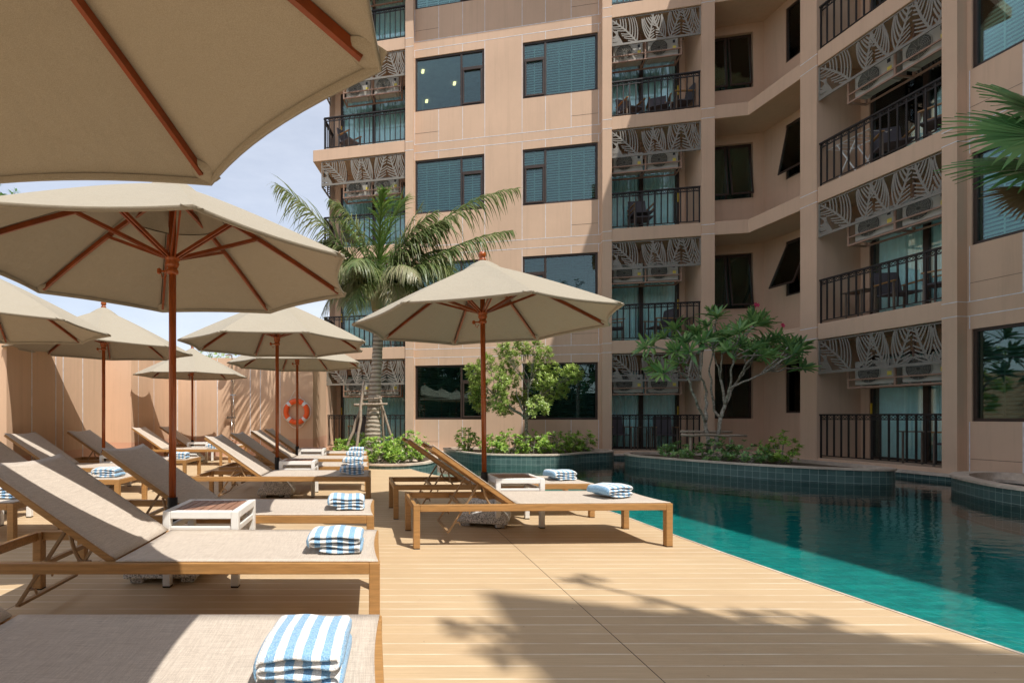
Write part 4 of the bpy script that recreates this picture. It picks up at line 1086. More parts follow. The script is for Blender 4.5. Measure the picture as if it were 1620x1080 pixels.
m = MB(); m.tube([(-0.10, -0.03, 0.98), (0.10, -0.03, 0.98)], 0.022, 8); m.lathe([(0.03, -.03), (0.03, .03)], (-0.12, -0.03, 0.98), 10); m.tube([(0, 0, 1.9), (0, -.06, 1.9)], .012, 6); m.tube([(-.05, 0, 1.55), (.09, -.02, 1.55)], .014, 6); m.build('mixer_tap', 'chrome', sh, loc=(0, 0, 0))
m = MB(); m.tube([(0.02, -0.04, 1.6), (0.05, -0.06, 1.85), (0.06, -0.09, 1.95)], [0.012, 0.014, 0.03], 8); m.build('hand_shower', 'chrome', sh, loc=(0, 0, 0))
m = MB(); m.tube([(0.03, -0.04, 1.58), (0.07, -0.05, 1.1), (0.07, -0.05, 0.6), (0.04, -0.05, 0.42), (0.0, -0.05, 0.5), (0.0, -0.04, 0.95)], 0.009, 6); m.build('hose', 'chrome', sh, loc=(0, 0, 0), smooth=True)

# ================================================================== BALCONY FURNITURE
CG = 'chairs on the hotel balconies'
def make_chair():
    r = thing('balcony_chair', 'x', 'chair', group=CG)
    for x in (-0.26, 0.26):
        for y, top in ((-0.24, 0.62), (0.22, 0.62)):
            l = MB(); l.bar((x, y, 0), (x, y * 0.95, top), 0.03, 0.03, (0, 1, 0)); l.build('leg', 'chair_frame', r)
        a = MB(); a.bar((x, -0.27, 0.635), (x, 0.25, 0.635), 0.05, 0.025); a.build('armrest', 'teak_frame', r)
    s = MB(); s.box(-0.24, 0.24, -0.24, 0.22, 0.40, 0.43); s.build('seat', 'chair_sling', r)
    b = MB(); b.hexa([(-0.23, 0.20, 0.42), (0.23, 0.20, 0.42), (0.23, 0.23, 0.42), (-0.23, 0.23, 0.42), (-0.23, 0.31, 0.93), (0.23, 0.31, 0.93), (0.23, 0.335, 0.93), (-0.23, 0.335, 0.93)]); b.build('backrest', 'chair_sling', r)
    return r
ch = make_chair(); used = False
CH = [(L, 0.45, 0.65, 0, 0.08, 8, 'grey sling chair on the left of the ground floor middle balcony'),
      (L, 1.65, 0.65, 0, 0.08, -6, 'grey sling chair on the right of the ground floor middle balcony'),
      (L, 0.32, 0.6, 1, 0.02, 80, 'chair by the left pier on the second floor middle balcony'),
      (L, 1.5, 0.65, 1, 0.02, -75, 'chair seen from its side on the second floor middle balcony'),
      (L, 1.05, 0.65, 2, 0.02, 5, 'lower chair of the stack on the third floor middle balcony'),
      (L, 1.05, 0.66, 2, 0.16, 5, 'upper chair of the stack on the third floor middle balcony'),
      (L, 0.75, 0.6, 3, 0.02, 20, 'left chair on the fourth floor middle balcony'),
      (L, 1.5, 0.65, 3, 0.02, -10, 'middle chair on the fourth floor middle balcony'),
      (L, 2.0, 0.55, 3, 0.02, -80, 'right chair on the fourth floor middle balcony'),
      (L, -7.1, 0.6, 0, 0.08, 0, 'chair behind the railing of the ground floor palm side balcony'),
      (L, -7.4, 0.6, 3, 0.02, 60, 'chair at the open left end of the fourth floor palm side balcony'),
      (L, -7.3, 0.6, 2, 0.02, 70, 'chair on the third floor palm side balcony behind the fronds'),
      (L, -6.0, 0.6, 1, 0.02, -50, 'chair on the second floor palm side balcony beside the palm trunk'),
      (RR, 3.95, 0.55, 0, 0.08, -70, 'chair beside the near pier on the ground floor right balcony'),
      (RR, 2.95, 0.6, 1, 0.02, 75, 'left chair on the second floor right balcony'),
      (RR, 3.75, 0.6, 1, 0.02, -70, 'right chair on the second floor right balcony'),
      (RR, 2.85, 0.6, 2, 0.02, 60, 'left chair on the third floor right balcony'),
      (RR, 3.7, 0.55, 2, 0.02, -70, 'right chair on the third floor right balcony'),
      (RR, 3.2, 0.6, 3, 0.02, 10, 'chair on the fourth floor right balcony at the top of the picture')]
for fr, s, dd, n, z, a, lb in CH:
    place(ch, used, fr((s, dd, n * ST + z)), fr.rz() + R(a), lb); used = True
def make_btable():
    r = thing('balcony_table', 'x', 'table', group='small tables on the hotel balconies')
    m = MB(); m.box(-0.24, 0.24, -0.2, 0.2, 0.62, 0.64); m.build('tabletop', 'chair_frame', r)
    for x in (-0.16, 0.16):
        l = MB(); l.bar((x, -0.15, 0), (x, -0.15, 0.62), 0.025, 0.025, (0, 1, 0)); l.bar((x, 0.15, 0), (x, 0.15, 0.62), 0.025, 0.025, (0, 1, 0)); l.build('leg', 'chair_frame', r)
    return r
bt = make_btable(); used = False
for fr, s, dd, n, z, lb in ((L, 1.05, 0.55, 0, 0.08, 'small table between the two chairs on the ground floor middle balcony'), (L, 2.05, 0.6, 1, 0.02, 'small table at the right end of the second floor middle balcony'),
                            (RR, 2.25, 0.55, 1, 0.02, 'small table at the far end of the second floor right balcony'), (RR, 3.3, 0.6, 0, 0.08, 'small table behind the ground floor right railing')):
    place(bt, used, fr((s, dd, n * ST + z)), fr.rz(), lb); used = True
m = MB()
for y in (0, 0.5):
    m.bar((-0.22, y, 0), (0.22, y, 0.85), 0.02, 0.02, (0, 1, 0)); m.bar((0.22, y, 0), (-0.22, y, 0.85), 0.02, 0.02, (0, 1, 0))
for k in range(7): m.bar((-0.4 + k * 0.13, 0, 0.83), (-0.4 + k * 0.13, 0.5, 0.83), 0.008, 0.008)
for y in (0, 0.5): m.bar((-0.45, y, 0.83), (0.45, y, 0.83), 0.015, 0.015)
o = m.build('drying_rack', 'white_alu', loc=RR((2.25, 0.25, 2 * ST + 0.02))); o.rotation_euler = (0, 0, RR.rz())
tag(o, 'white folding drying rack on the third floor right balcony', 'drying rack')

# ================================================================== PLANTS
def rv(rnd): 
    while True:
        v = Vector((rnd.uniform(-1, 1), rnd.uniform(-1, 1), rnd.uniform(-1, 1)))
        if 0.05 < v.length < 1: return v
def leafq(m, p, d_, n, ln, w, fold=0.15):
    """pointed leaf: 4 verts around + fold"""
    d_ = d_.normalized(); s = d_.cross(n)
    if s.length < 1e-4: s = d_.cross(Vector((1, 0, 0.1)))
    s.normalize(); u = s.cross(d_)
    a = m.V(p); b = m.V(p + d_ * ln * 0.45 + s * w / 2 + u * fold * w); c = m.V(p + d_ * ln - u * ln * 0.12); e = m.V(p + d_ * ln * 0.45 - s * w / 2 + u * fold * w); k = m.V(p + d_ * ln * 0.5)
    m.F([a, b, k]); m.F([b, c, k]); m.F([a, k, e]); m.F([k, c, e])
def limb(m, a, b, r0, r1, rnd, wob=0.05, n=5, seg=6):
    pts = []; a = Vector(a); b = Vector(b); L_ = (b - a).length
    for i in range(n + 1):
        u = i / n; p = a.lerp(b, u)
        if 0 < i < n: p += rv(rnd) * wob * L_
        pts.append(p)
    m.tube(pts, [r0 + (r1 - r0) * i / n for i in range(n + 1)], seg); return pts
def shrub(x, y, z, rx, rz, label, seed, mat='shrub_leaf', n=900, ls=0.085, group='low green shrubs in the planters'):
    rnd = random.Random(seed); r = thing('shrub', label, 'shrub', (x, y, z), group=group); m = MB(); st = MB()
    for k in range(int(n / 11)):
        v = rv(rnd); v.normalize(); rad = rnd.uniform(0.45, 1.0) ** 0.5
        c = Vector((v.x * rx * rad, v.y * rx * rad, rz * (0.45 + 0.5 * v.z * rad) * rnd.uniform(0.85, 1.15)))
        if c.z < 0.02: c.z = rnd.uniform(0.02, 0.15)
        if k % 4 == 0: st.tube([(c.x * 0.15, c.y * 0.15, -0.03), (c.x * 0.6, c.y * 0.6, c.z * 0.6), tuple(c)], [0.008, 0.006, 0.003], 4)
        axis = (c + Vector((0, 0, 0.25))).normalized() + rv(rnd) * 0.4
        for j in range(11):
            a = j * 2.4 + rnd.random(); sd = axis.orthogonal().normalized(); sd.rotate(Matrix.Rotation(a, 3, axis)); d_ = sd + axis * rnd.uniform(0.05, 0.9)
            leafq(m, c + rv(rnd) * 0.02, d_, axis, ls * rnd.uniform(0.7, 1.25), ls * 0.42, 0.1)
    m.build('foliage', mat, r, loc=(0, 0, 0)); st.build('stem', 'pale_bark', r, loc=(0, 0, 0)); return r
SH = [(0.80, 10.35, 0.07, 0.0, 0, '', 0)]
i = 0
for (x, y, rx, rz, lb) in (
    (0.45, 10.35, 0.42, 0.42, 'bright shrub at the right front of the palm planter'), (0.05, 10.05, 0.36, 0.40, 'bright shrub in front of the palm trunk'),
    (0.75, 11.0, 0.42, 0.5, 'tall bright shrub right of the palm trunk'), (-0.55, 11.2, 0.32, 0.36, 'small shrub left of the palm trunk by the railing'), (-0.15, 11.9, 0.3, 0.4, 'shrub behind the palm trunk'),
    (2.45, 13.2, 0.30, 0.52, 'separate upright shrub at the left end of the facade planter'),
    (3.0, 12.55, 0.34, 0.36, 'low shrub second from the left in the facade planter'), (3.45, 12.65, 0.38, 0.44, 'full shrub left of the small tree trunk'),
    (3.95, 12.55, 0.38, 0.42, 'bright shrub in front of the small tree trunk'), (4.5, 12.7, 0.42, 0.45, 'wide shrub right of the small tree trunk'),
    (5.0, 12.95, 0.36, 0.42, 'shrub second from the right in the facade planter'), (5.5, 13.25, 0.32, 0.42, 'shrub at the right end of the facade planter')):
    shrub(x, y, 0.06, rx * 1.1, rz * 1.35, lb, 50 + i); i += 1
for (x, y, rx, rz, lb) in ((6.65, 11.0, 0.36, 0.26, 'dark low shrub at the left of the frangipani planter'), (7.1, 10.5, 0.36, 0.33, 'dark shrub in front of the frangipani stems'), (7.5, 10.15, 0.38, 0.28, 'spreading dark shrub right of the frangipani stems'), (7.95, 9.85, 0.30, 0.42, 'taller shrub with yellow tips at the right of the frangipani')):
    shrub(x, y, 0.08, rx * 1.15, rz * 1.45, lb, 50 + i, 'shrub_leaf' if rz > 0.4 else 'frangipani_leaf', 800, 0.08); i += 1

# coconut palm --------------------------------------------------------
def frond(m, rach, base, ctrl, tip, rnd, n=46, ll=0.55, droop=0.7, wd=0.030, mat_i=0):
    m.cur = mat_i
    base, ctrl, tip = Vector(base), Vector(ctrl), Vector(tip); P_ = lambda u: base * (1 - u) ** 2 + ctrl * 2 * u * (1 - u) + tip * u * u
    rach.tube([P_(k / 12) for k in range(13)], [0.026 * (1 - k / 12) + 0.004 for k in range(13)], 5)
    for k in range(n):
        u = 0.16 + 0.84 * k / (n - 1); p = P_(u); d_ = (P_(min(1, u + 0.02)) - P_(u - 0.02)).normalized()
        sd = d_.cross(Vector((0, 0, 1)))
        if sd.length < 0.15: sd = d_.cross(Vector((0.3, 1, 0)))
        sd.normalize(); up = sd.cross(d_)
        if up.z < 0: up = -up
        L0 = ll * (0.55 + 0.45 * math.sin(math.pi * min(1, u * 1.05) ** 0.8)) * (1 if u < 0.85 else 1 - (u - .85) * 3)
        for s_ in (-1, 1):
            l = L0 * rnd.uniform(0.75, 1.15); up_ = mat_i == 1; dirv = (sd * s_ * rnd.uniform(*((0.2, 0.55) if up_ else (0.55, 0.95))) + d_ * rnd.uniform(*((0.9, 1.3) if up_ else (0.5, 0.8))) + up * rnd.uniform(-0.1, 0.3)).normalized()
            q = p.copy(); segs = 4; prev = None; wv = d_.cross(dirv).cross(dirv).normalized()
            dr = droop * rnd.uniform(0.6, 1.4)
            for j in range(segs + 1):
                w_ = wd * (1, 1.1, 0.85, 0.5, 0.05)[j]; a, b = m.V(q + wv * w_ / 2), m.V(q - wv * w_ / 2)
                if prev: m.F([prev[0], prev[1], b, a])
                prev = (a, b); dirv = (dirv + Vector((0, 0, -1)) * dr * 0.42).normalized(); q = q + dirv * l / segs
PB = Vector((-0.02, 11.3, 0.02)); PC = Vector((0.12, 11.35, 3.75))
pt = thing('palm_tree', 'coconut palm with ringed leaning trunk and drooping fronds in the planter by the deck', 'palm tree', tuple(PB))
m = MB(); pts = []; rad = []
for k in range(40):
    u = k / 39; x = -0.02 + 0.02 * u + 0.14 * math.sin(u * 1.6) ** 2; z = -0.05 + 3.75 * u
    pts.append(Vector((x - PB.x, 0.05 * u, z))); rad.append(0.20 * (1 - u) ** 3 * 0.5 + 0.118 - 0.02 * u + (0.008 if k % 2 else 0))
m.tube(pts, rad, 16); m.build('trunk', 'palm_bark', pt, loc=(0, 0, 0), smooth=True)
cr_ = MB(); ra = MB(); rnd = random.Random(11); C0 = PC - PB
FRD = [  # control dx,dy,dz, tip dx,dy,dz, droop, mat
 ((-1.15, -0.3, 1.65), (-2.2, -0.3, 2.3), 0.75, 0, 0.75), ((-0.25, -0.2, 1.55), (-1.05, -0.3, 2.0), 1.1, 0, 0.5), ((-0.05, 0.0, 1.3), (0.62, -0.2, 2.05), 0.45, 1, 0.55),
 ((0.25, 0.2, 1.0), (1.0, 0.3, 2.1), 0.35, 0, 0.5), ((1.2, -0.4, 1.95), (2.95, -0.6, 2.1), 1.1, 0, 0.6), ((0.7, 0.3, 1.35), (1.85, 0.5, 2.0), 0.8, 2, 0.5),
 ((1.35, -0.5, 1.05), (2.75, -0.9, 1.1), 1.2, 0, 0.5), ((-1.0, -0.3, 1.25), (-1.75, -0.5, 0.85), 1.2, 0, 0.6), ((-0.75, -0.5, 0.95), (-1.05, -0.8, 0.1), 1.0, 2, 0.5),
 ((0.9, -0.5, 0.9), (1.6, -0.8, 0.25), 1.2, 0, 0.55), ((0.4, -0.8, 0.8), (0.75, -1.3, 0.05), 1.1, 2, 0.5), ((-0.3, -0.9, 0.85), (-0.5, -1.5, 0.2), 1.1, 0, 0.5),
 ((0.3, 1.1, 1.2), (0.5, 2.1, 1.1), 1.0, 0, 0.6), ((-0.8, 1.0, 1.1), (-1.4, 1.7, 0.8), 1.0, 0, 0.6), ((1.0, 0.9, 1.3), (1.9, 1.5, 1.0), 1.0, 0, 0.6), ((-0.35, 0.1, 1.2), (-0.75, 0.3, 1.7), 0.8, 1, 0.5),
 ((0.6, -0.2, 1.5), (1.5, -0.3, 1.5), 1.2, 0, 0.6), ((-0.6, -0.3, 0.8), (-0.8, -0.5, -0.35), 0.9, 2, 0.5), ((0.6, -0.3, 0.8), (0.95, -0.4, -0.3), 0.9, 0, 0.5), ((0.5, -0.1, 1.4), (1.25, -0.2, 1.75), 0.7, 0, 0.6),
 ((-0.55, -0.1, 1.2), (-1.35, -0.2, 1.1), 1.1, 0, 0.55), ((-0.8, -0.2, 0.7), (-1.25, -0.3, -0.55), 0.8, 2, 0.55), ((0.9, -0.2, 0.75), (1.35, -0.3, -0.5), 0.8, 2, 0.5), ((-0.35, -0.6, 0.6), (-0.55, -0.9, -0.6), 0.7, 0, 0.5), ((0.35, -0.6, 0.6), (0.45, -0.95, -0.65), 0.7, 2, 0.5), ((0.9, 0.1, 1.2), (1.7, 0.1, 1.0), 1.1, 0, 0.6), ((0.0, -0.5, 1.5), (0.1, -1.0, 1.9), 0.8, 1, 0.5)]
for ct, tp, dr, mi, ll in FRD:
    frond(cr_, ra, C0 + Vector((0, 0, -0.1)), C0 + Vector(ct), C0 + Vector(tp), rnd, 74 if mi != 1 else 60, ll * (1.55 if mi == 0 else 1.35), dr, 0.028 if mi != 1 else 0.022, mi)
cr_.build('frond', ['palm_leaf', 'palm_bright', 'palm_dry'], pt, loc=(0, 0, 0)); ra.build('frond_stalk', 'palm_bright', pt, loc=(0, 0, 0), smooth=True)
m = MB()
for k in range(9):
    a = k * 0.7; m.tube([(C0.x + 0.06 * math.cos(a), C0.y + 0.06 * math.sin(a), C0.z - 0.35), (C0.x + 0.13 * math.cos(a), C0.y + 0.13 * math.sin(a), C0.z - 0.02), (C0.x + 0.2 * math.cos(a), C0.y + 0.2 * math.sin(a), C0.z + 0.3)], [0.09, 0.07, 0.02], 7)
m.build('leaf_bases', 'palm_dry', pt, loc=(0, 0, 0), smooth=True)
# stakes around the palm
SG = 'wooden stakes propping the palm trunk'
def stake(a, b, r_, lb, grp=SG, nm='support_stake'):
    rnd = random.Random(hash(lb) % 1000 if False else len(lb) * 7); m = MB(); limb(m, Vector((0, 0, 0)), Vector(b) - Vector(a), r_, r_ * 0.85, rnd, 0.012, 6, 8)
    return tag(m.build(nm, 'stake_wood', loc=a, smooth=True), lb, 'stake', grp)
stake((-0.66, 11.05, 0.05), (-0.22, 11.12, 1.32), 0.035, 'leftmost slanting stake left of the palm trunk')
stake((-0.36, 10.75, 0.05), (-0.20, 11.15, 1.80), 0.033, 'tall stake leaning on the front left of the palm trunk')
stake((0.56, 11.2, 0.05), (0.14, 11.2, 1.45), 0.032, 'long stake slanting down to the right of the palm trunk')
stake((0.30, 11.75, 0.05), (0.10, 11.42, 2.1), 0.03, 'rear stake standing behind the palm trunk on its right')
stake((-0.42, 11.06, 1.26), (0.32, 11.08, 1.28), 0.03, 'lower horizontal crossbar tied across the palm trunk')
stake((-0.24, 11.10, 1.38), (0.20, 11.10, 1.41), 0.028, 'upper horizontal crossbar tied across the palm trunk')

# small light green tree ---------------------------------------------------
def branch_tree(name, label, cat, base, trunk_top, targets, r0, bark, leafmat, seed, nl, ls, spread, per=16, group=None):
    rnd = random.Random(seed); r = thing(name, label, cat, base, group=group); tm_ = MB(); lm = MB(); B0 = Vector(base)
    limb(tm_, (0, 0, -0.05), Vector(trunk_top) - B0, r0, r0 * 0.75, rnd, 0.03, 6, 8)
    tt = Vector(trunk_top) - B0; mids = []
    for k in range(7):
        tg = Vector(targets[int(k * len(targets) / 7)]) - B0; mp_ = tt.lerp(tg, 0.5) + rv(rnd) * 0.12; mids.append(mp_); limb(tm_, tt, mp_, r0 * 0.6, r0 * 0.33, rnd, 0.06, 4, 6)
    for t_ in targets:
        t_ = Vector(t_) - B0; mp_ = min(mids, key=lambda q: (q - t_).length); limb(tm_, mp_, t_, r0 * 0.3, r0 * 0.08, rnd, 0.07, 4, 5)
        for c in range(per):
            cc = t_ + rv(rnd) * spread; 
            if rnd.random() < 0.35: tm_.tube([mp_.lerp(t_, rnd.uniform(.5, 1)), cc], [r0 * 0.08, r0 * 0.04], 4, False)
            ax = ((cc - tt).normalized() + rv(rnd) * 0.5 + Vector((0, 0, 0.3))).normalized()
            for j in range(nl):
                sd = ax.orthogonal().normalized(); sd.rotate(Matrix.Rotation(j * 2.4 + rnd.random(), 3, ax)); leafq(lm, cc + ax * 0.008 * j, sd + ax * rnd.uniform(0.1, 1.0), ax, ls * rnd.uniform(0.7, 1.25), ls * 0.4, 0.12)
    tm_.build('trunk', bark, r, loc=(0, 0, 0), smooth=True); lm.build('crown', leafmat, r, loc=(0, 0, 0)); return r
rnd = random.Random(5); tg = []
for (px, py) in ((752, 590), (758, 625), (770, 640), (765, 600), (775, 575), (765, 625), (790, 560), (795, 590), (800, 620), (812, 572), (820, 600), (835, 560), (845, 585), (850, 610), (860, 565), (870, 590), (885, 598), (895, 596), (875, 620), (830, 630), (805, 645), (785, 638), (865, 635), (840, 645), (760, 612), (815, 555), (780, 605)):
    Y = 12.85 + rnd.uniform(-0.6, 0.5); tg.append(((px - 590) / 800 * 12.9, Y, 1 + (659 - py) / 800 * 12.9))
branch_tree('small_tree', 'small tree with yellow green leaves and thin pale trunk in the facade planter', 'tree', (3.93, 12.9, 0.08), (3.90, 12.88, 0.95), tg, 0.05, 'pale_bark', 'tree_leaf', 21, 9, 0.10, 0.25, 44)
stake((3.55, 12.65, 0.46), (4.55, 12.65, 0.52), 0.022, 'thin horizontal bar tied to the small tree', 'wooden props of the small tree')
stake((4.42, 12.68, 0.05), (4.45, 12.68, 0.5), 0.02, 'short post under the right end of the small tree bar', 'wooden props of the small tree')

# frangipani ------------------------------------------------------------
fg = thing('frangipani_tree', 'frangipani with pale forking branches, leaf rosettes and pink flowers by the pool', 'tree', (7.25, 10.9, 0.08))
FB = Vector((7.25, 10.9, 0.08)); YF = 10.9
def fp(px, py, dy=0.0): y_ = YF + dy; return Vector(((px - 590) / 800 * y_, y_, 1 + (659 - py) / 800 * y_)) - FB
rnd = random.Random(9); tr_ = MB(); lf = MB(); fl_ = MB()
N_ = {'b1': (1121, 712, 0), 'b2': (1131, 712, 0.1), 'a': (1116, 668, 0), 'c': (1140, 660, 0), 'd': (1147, 640, 0),
      'a1': (1103, 640, -.2), 'a2': (1118, 620, .2), 'a3': (1130, 650, .3), 'e1': (1088, 598, -.3), 'e2': (1108, 592, 0), 'e3': (1122, 590, .3), 'f1': (1140, 600, .2), 'f2': (1155, 612, -.2), 'f3': (1165, 605, .3),
      'g1': (1075, 588, -.4), 'g2': (1098, 560, -.1), 'g3': (1112, 555, .2), 'g4': (1128, 555, .4), 'h1': (1142, 560, .1), 'h2': (1160, 565, -.4), 'h3': (1178, 580, .1), 'h4': (1190, 572, .5), 'h5': (1204, 592, -.3)}
E_ = [('b1', 'a', .055), ('b2', 'c', .055), ('c', 'd', .05), ('a', 'a1', .04), ('a', 'a2', .04), ('c', 'a3', .035), ('a1', 'e1', .032), ('a2', 'e2', .03), ('a3', 'e3', .03), ('d', 'f1', .035), ('d', 'f2', .038), ('d', 'f3', .035), ('e1', 'g1', .024), ('e1', 'g2', .022), ('e2', 'g2', .02), ('e2', 'g3', .022), ('e3', 'g4', .022), ('f1', 'h1', .024), ('f2', 'h2', .026), ('f3', 'h3', .026), ('f3', 'h4', .024), ('f2', 'h5', .026), ('f1', 'g4', .02)]
for a, b, r_ in E_: limb(tr_, fp(*N_[a]), fp(*N_[b]), r_ * 0.8, r_ * 0.66, rnd, 0.04, 5, 8)
TIPS = [('g1', 1048, 590, -.6), ('g1', 1036, 583, -.2), ('g2', 1068, 555, -.5), ('g2', 1030, 545, -.3), ('g2', 1050, 532, .2), ('g2', 1085, 540, -.1), ('g3', 1100, 530, .2), ('g3', 1110, 540, -.3), ('g4', 1118, 515, .3), ('g4', 1135, 500, .1), ('g4', 1138, 540, .5),
        ('h1', 1150, 530, -.2), ('h1', 1190, 505, .2), ('h1', 1205, 512, -.2), ('h2', 1172, 545, -.6), ('h2', 1190, 550, -.4), ('h3', 1205, 548, .1), ('h3', 1222, 545, .4), ('h4', 1215, 560, .7), ('h4', 1240, 550, .3), ('h4', 1230, 535, .5), ('h5', 1255, 560, -.4), ('h5', 1245, 575, -.1), ('h5', 1262, 553, 0), ('h1', 1160, 550, .3), ('g3', 1085, 560, .5), ('h2', 1150, 555, -.6)]
flowers = []
TIPS += [(n, px + rnd.uniform(-26, 26), py + rnd.uniform(-22, 16), dy + rnd.uniform(-.5, .5)) for n, px, py, dy in TIPS[2:26]]
for i, (n0, px, py, dy) in enumerate(TIPS):
    s0 = fp(*N_[n0]); e = fp(px, py, dy); limb(tr_, s0, e, 0.017, 0.014, rnd, 0.06, 5, 7)
    ax = ((e - s0).normalized() + Vector((0, 0, 0.35))).normalized()
    for j in range(rnd.randint(18, 25)):
        sd = ax.orthogonal().normalized(); sd.rotate(Matrix.Rotation(j * 2.4, 3, ax)); d_ = (sd * rnd.uniform(.6, 1.1) + ax * rnd.uniform(-0.1, 1.5) + Vector((0, 0, 0.12)) + rv(rnd) * .25).normalized(); ln = rnd.uniform(0.18, 0.33); w_ = ln * 0.20
        s = d_.cross(ax).normalized(); u = s.cross(d_); 
        if u.z < 0: u = -u
        rows = []
        for q in range(6):
            t = q / 5; p = e - ax * (0.004 * j) + d_ * (0.02 + ln * t) + u * (-0.17 * ln * t * t * rnd.uniform(.8, 1.1)); hw_ = w_ / 2 * math.sin(math.pi * min(0.98, 0.06 + t * 0.92)) ** 0.8
            rows.append((lf.V(p + s * hw_ + u * 0.015), lf.V(p), lf.V(p - s * hw_ + u * 0.015)))
        for a, b in zip(rows[:-1], rows[1:]): lf.F([a[0], b[0], b[1], a[1]]); lf.F([a[1], b[1], b[2], a[2]])
    if i in (12, 20): flowers.append(e + Vector((0, -0.1, 0.24)))
for c in flowers:
    fl_ = MB()
    for q in range(6 if c is flowers[0] else 3):
        cc = c + rv(rnd) * 0.05 + Vector((0, -0.03, 0.04))
        for j in range(5): 
            a = j * 2 * math.pi / 5; leafq(fl_, cc, Vector((math.cos(a), -0.3, math.sin(a))), Vector((0, -1, 0)), 0.05, 0.035)
    fl_.build('flower', 'red', fg, loc=(0, 0, 0))
tr_.build('trunk', 'pale_bark', fg, loc=(0, 0, 0), smooth=True); lf.build('crown', 'frangipani_leaf', fg, loc=(0, 0, 0), smooth=True)
for a, b, lb in (((6.72, 10.7, 0.1), (6.72, 10.7, 0.60), 'left post of the frangipani prop'), ((7.55, 10.65, 0.1), (7.52, 10.65, 0.60), 'right post of the frangipani prop'), ((6.5, 10.66, 0.62), (7.85, 10.62, 0.60), 'front crossbar tied in front of the frangipani stems'), ((6.68, 10.98, 0.68), (7.78, 10.96, 0.67), 'rear crossbar tied behind the frangipani stems')):
    stake(a, b, 0.03, lb, 'wooden props of the frangipani')

# fan palm at the right edge ------------------------------------------------
fpm = thing('fan_palm', 'fan palm with broad dark fronds reaching in from the right picture edge', 'palm tree', (9.55, 6.4, -0.06)); FO = Vector((9.55, 6.4, -0.06))
m = MB(); m.tube([(0, 0, 0), (0.02, 0, 1.5), (0, 0, 3.1)], [0.16, 0.13, 0.11], 12); m.build('trunk', 'palm_bark', fpm, loc=(0, 0, 0), smooth=True)
lm = MB(); pm = MB(); rnd = random.Random(3)
def fan(center, outdir, nrm, rad, mi, n=44, spread=150):
    c = Vector(center) - FO; o_ = Vector(outdir).normalized(); nn = Vector(nrm); nn = (nn - o_ * nn.dot(o_)).normalized(); s = o_.cross(nn); lm.cur = mi
    top = Vector((0, 0, 3.1)); pm.tube([top, top.lerp(c, 0.5) + Vector((0, 0, 0.15)), c], [0.02, 0.014, 0.01], 6)
    for k in range(n):
        a = R(-spread + 2 * spread * k / (n - 1)); d_ = (o_ * math.cos(a) + s * math.sin(a)).normalized(); ln = rad * (0.75 + 0.25 * math.cos(a * 0.6)) * rnd.uniform(0.92, 1.06)
        sd = (nn.cross(d_)).normalized(); p = c.copy(); prev = None; dd_ = d_.copy()
        for j in range(6):
            w_ = (0.004, 0.03, 0.045, 0.04, 0.022, 0.002)[j] * rad; f_ = nn * (0.006 * (1 if k % 2 else -1))
            A, B_ = lm.V(p + sd * w_ + f_), lm.V(p - sd * w_ - f_)
            if prev: lm.F([prev[0], A, B_, prev[1]])
            prev = (A, B_); dd_ = (dd_ + Vector((0, 0, -0.10 * (j > 2) - 0.03))).normalized(); p = p + dd_ * ln / 5
def ppos(px, py, Y): return ((px - 590) / 800 * Y, Y, 1 + (659 - py) / 800 * Y)
fan(ppos(1650, 215, 6.1), (-1, -0.1, -0.20), (0.05, -0.8, 0.6), 0.98, 0)
fan(ppos(1665, 262, 6.3), (-1, -0.2, -0.28), (0.0, -0.6, 0.8), 1.05, 0)
fan(ppos(1655, 300, 6.4), (-0.8, -0.1, -0.65), (-0.2, -0.8, 0.5), 0.62, 1, 26, 70)
fan(ppos(1650, 180, 6.5), (-1, -0.1, 0.25), (0.05, -0.8, 0.5), 0.85, 0)
fan(ppos(1690, 150, 6.3), (-0.6, -0.2, 0.6), (0.1, -0.9, 0.3), 0.9, 0)
fan(ppos(1760, 180, 6.2), (0.3, -0.3, 0.8), (0.1, -0.9, 0.3), 0.9, 0); fan(ppos(1800, 260, 6.3), (1, -0.2, 0.0), (0.1, -0.7, 0.5), 0.9, 0); fan(ppos(1740, 250, 7.2), (0, 1, 0.2), (0.1, -0.3, 0.9), 0.9, 0)
lm.build('frond', ['fan_leaf', 'fan_dry'], fpm, loc=(0, 0, 0)); pm.build('frond_stalk', 'fan_leaf', fpm, loc=(0, 0, 0))

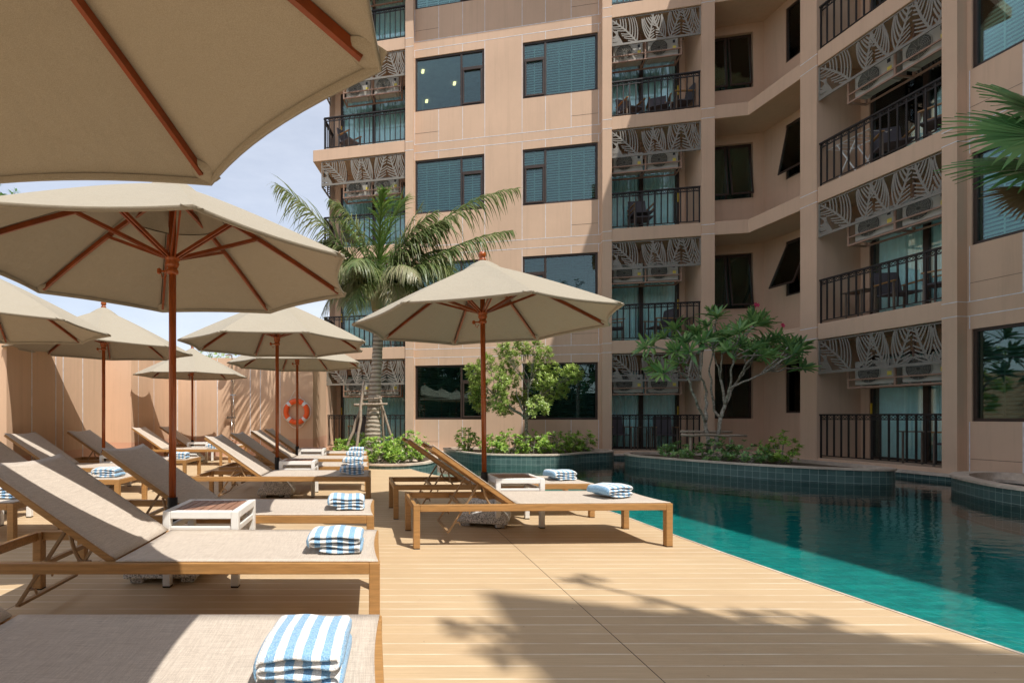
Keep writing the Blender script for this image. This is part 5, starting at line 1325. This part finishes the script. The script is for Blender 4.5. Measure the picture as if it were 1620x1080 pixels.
# trees beyond the wall and behind the viewer ------------------------------
def far_tree(name, label, base, cz, rx, rz, seed, leafmat, ls, ncl=26, per=14, nl=7, group='trees beyond the boundary wall'):
    rnd = random.Random(seed); t = []
    for k in range(ncl):
        v = rv(rnd); t.append((base[0] + v.x * rx, base[1] + v.y * rx, cz + v.z * rz))
    return branch_tree(name, label, 'tree', base, (base[0], base[1], cz - rz * 0.8), t, 0.14, 'pale_bark', leafmat, seed, nl, ls, rx * 0.28, per, group)
far_tree('leafy_tree', 'grey green treetop showing above the back wall behind the small parasol', (-6.9, 24, -0.5), 3.1, 1.6, 0.9, 31, 'tree_leaf', 0.13)
far_tree('leafy_tree', 'bright feathery tree whose branch tip shows at the left edge under the top left parasol', (-12.05, 14.0, -0.5), 6.4, 2.1, 1.6, 33, 'feather_leaf', 0.15, 40, 14)
rnd = random.Random(4); tg = []
for (px, py) in ((762, 985), (795, 1008), (835, 1030), (850, 1060), (895, 962), (945, 926), (1000, 985), (1060, 990), (1095, 972), (1140, 985), (1185, 992), (1235, 985), (1275, 1000), (1320, 1020), (1360, 1008), (1410, 1040), (1460, 1052), (1510, 1040), (1100, 1040), (1250, 1060)):
    Y = 800 / (py - 659); z = rnd.uniform(7.9, 8.8); tg.append(((px - 590) / 800 * Y + 0.36 * z, Y - 0.46 * z, z))
branch_tree('leafy_tree', 'tree behind the viewer throwing dappled leaf shadow on the near deck', 'tree', (5.4, -2.2, -0.5), (5.2, -2.0, 6.8), tg, 0.12, 'pale_bark', 'dark_leaf', 35, 6, 0.12, 0.17, 5)
for k, (x, y, h, wds) in enumerate(((-14, -16, 9, 'leftmost tall'), (-8.5, -18, 10.5, 'second from left'), (-3, -17, 9.5, 'broad third'), (2.5, -18.5, 11, 'tallest, fourth'), (-17, -9, 8, 'separate side'))):
    far_tree('leafy_tree', f'{wds} dark tree of the row far behind the viewer, mirrored in windows', (x, y, -0.5), h * 0.52, 4.0, h * 0.48, 60 + k, 'dark_leaf', 0.75, 44, 16, 6, 'trees far behind the viewer')


bw = thing('boundary_wall', 'unseen dark green wall added behind the viewer to darken ground floor window reflections', 'wall', (-6, -21, 0))  # unseen dark wall, added to block bright sky in the window reflections
m = MB(); m.box(-26, 6.5, -0.3 - 21, 0 - 21, -0.5, 3.2); m.build('masonry', 'added_dark_wall', bw, (-6, -21, 0))
# pale trim along the pool edge of the deck
m = MB()
for a, b in zip(DECK_EDGE[:-1], DECK_EDGE[1:]):
    a, b = Vector((*a, 0)), Vector((*b, 0)); n_ = (b - a).normalized(); sd = Vector((n_.y, -n_.x, 0))
    q = [a - sd * 0.012, b - sd * 0.012, b + sd * 0.008, a + sd * 0.008]
    m.hexa([p + Vector((0, 0, -0.02)) for p in q] + [p + Vector((0, 0, 0.003)) for p in q])
tag(m.build('pool_edge_trim', 'coping_stone'), kind='structure')
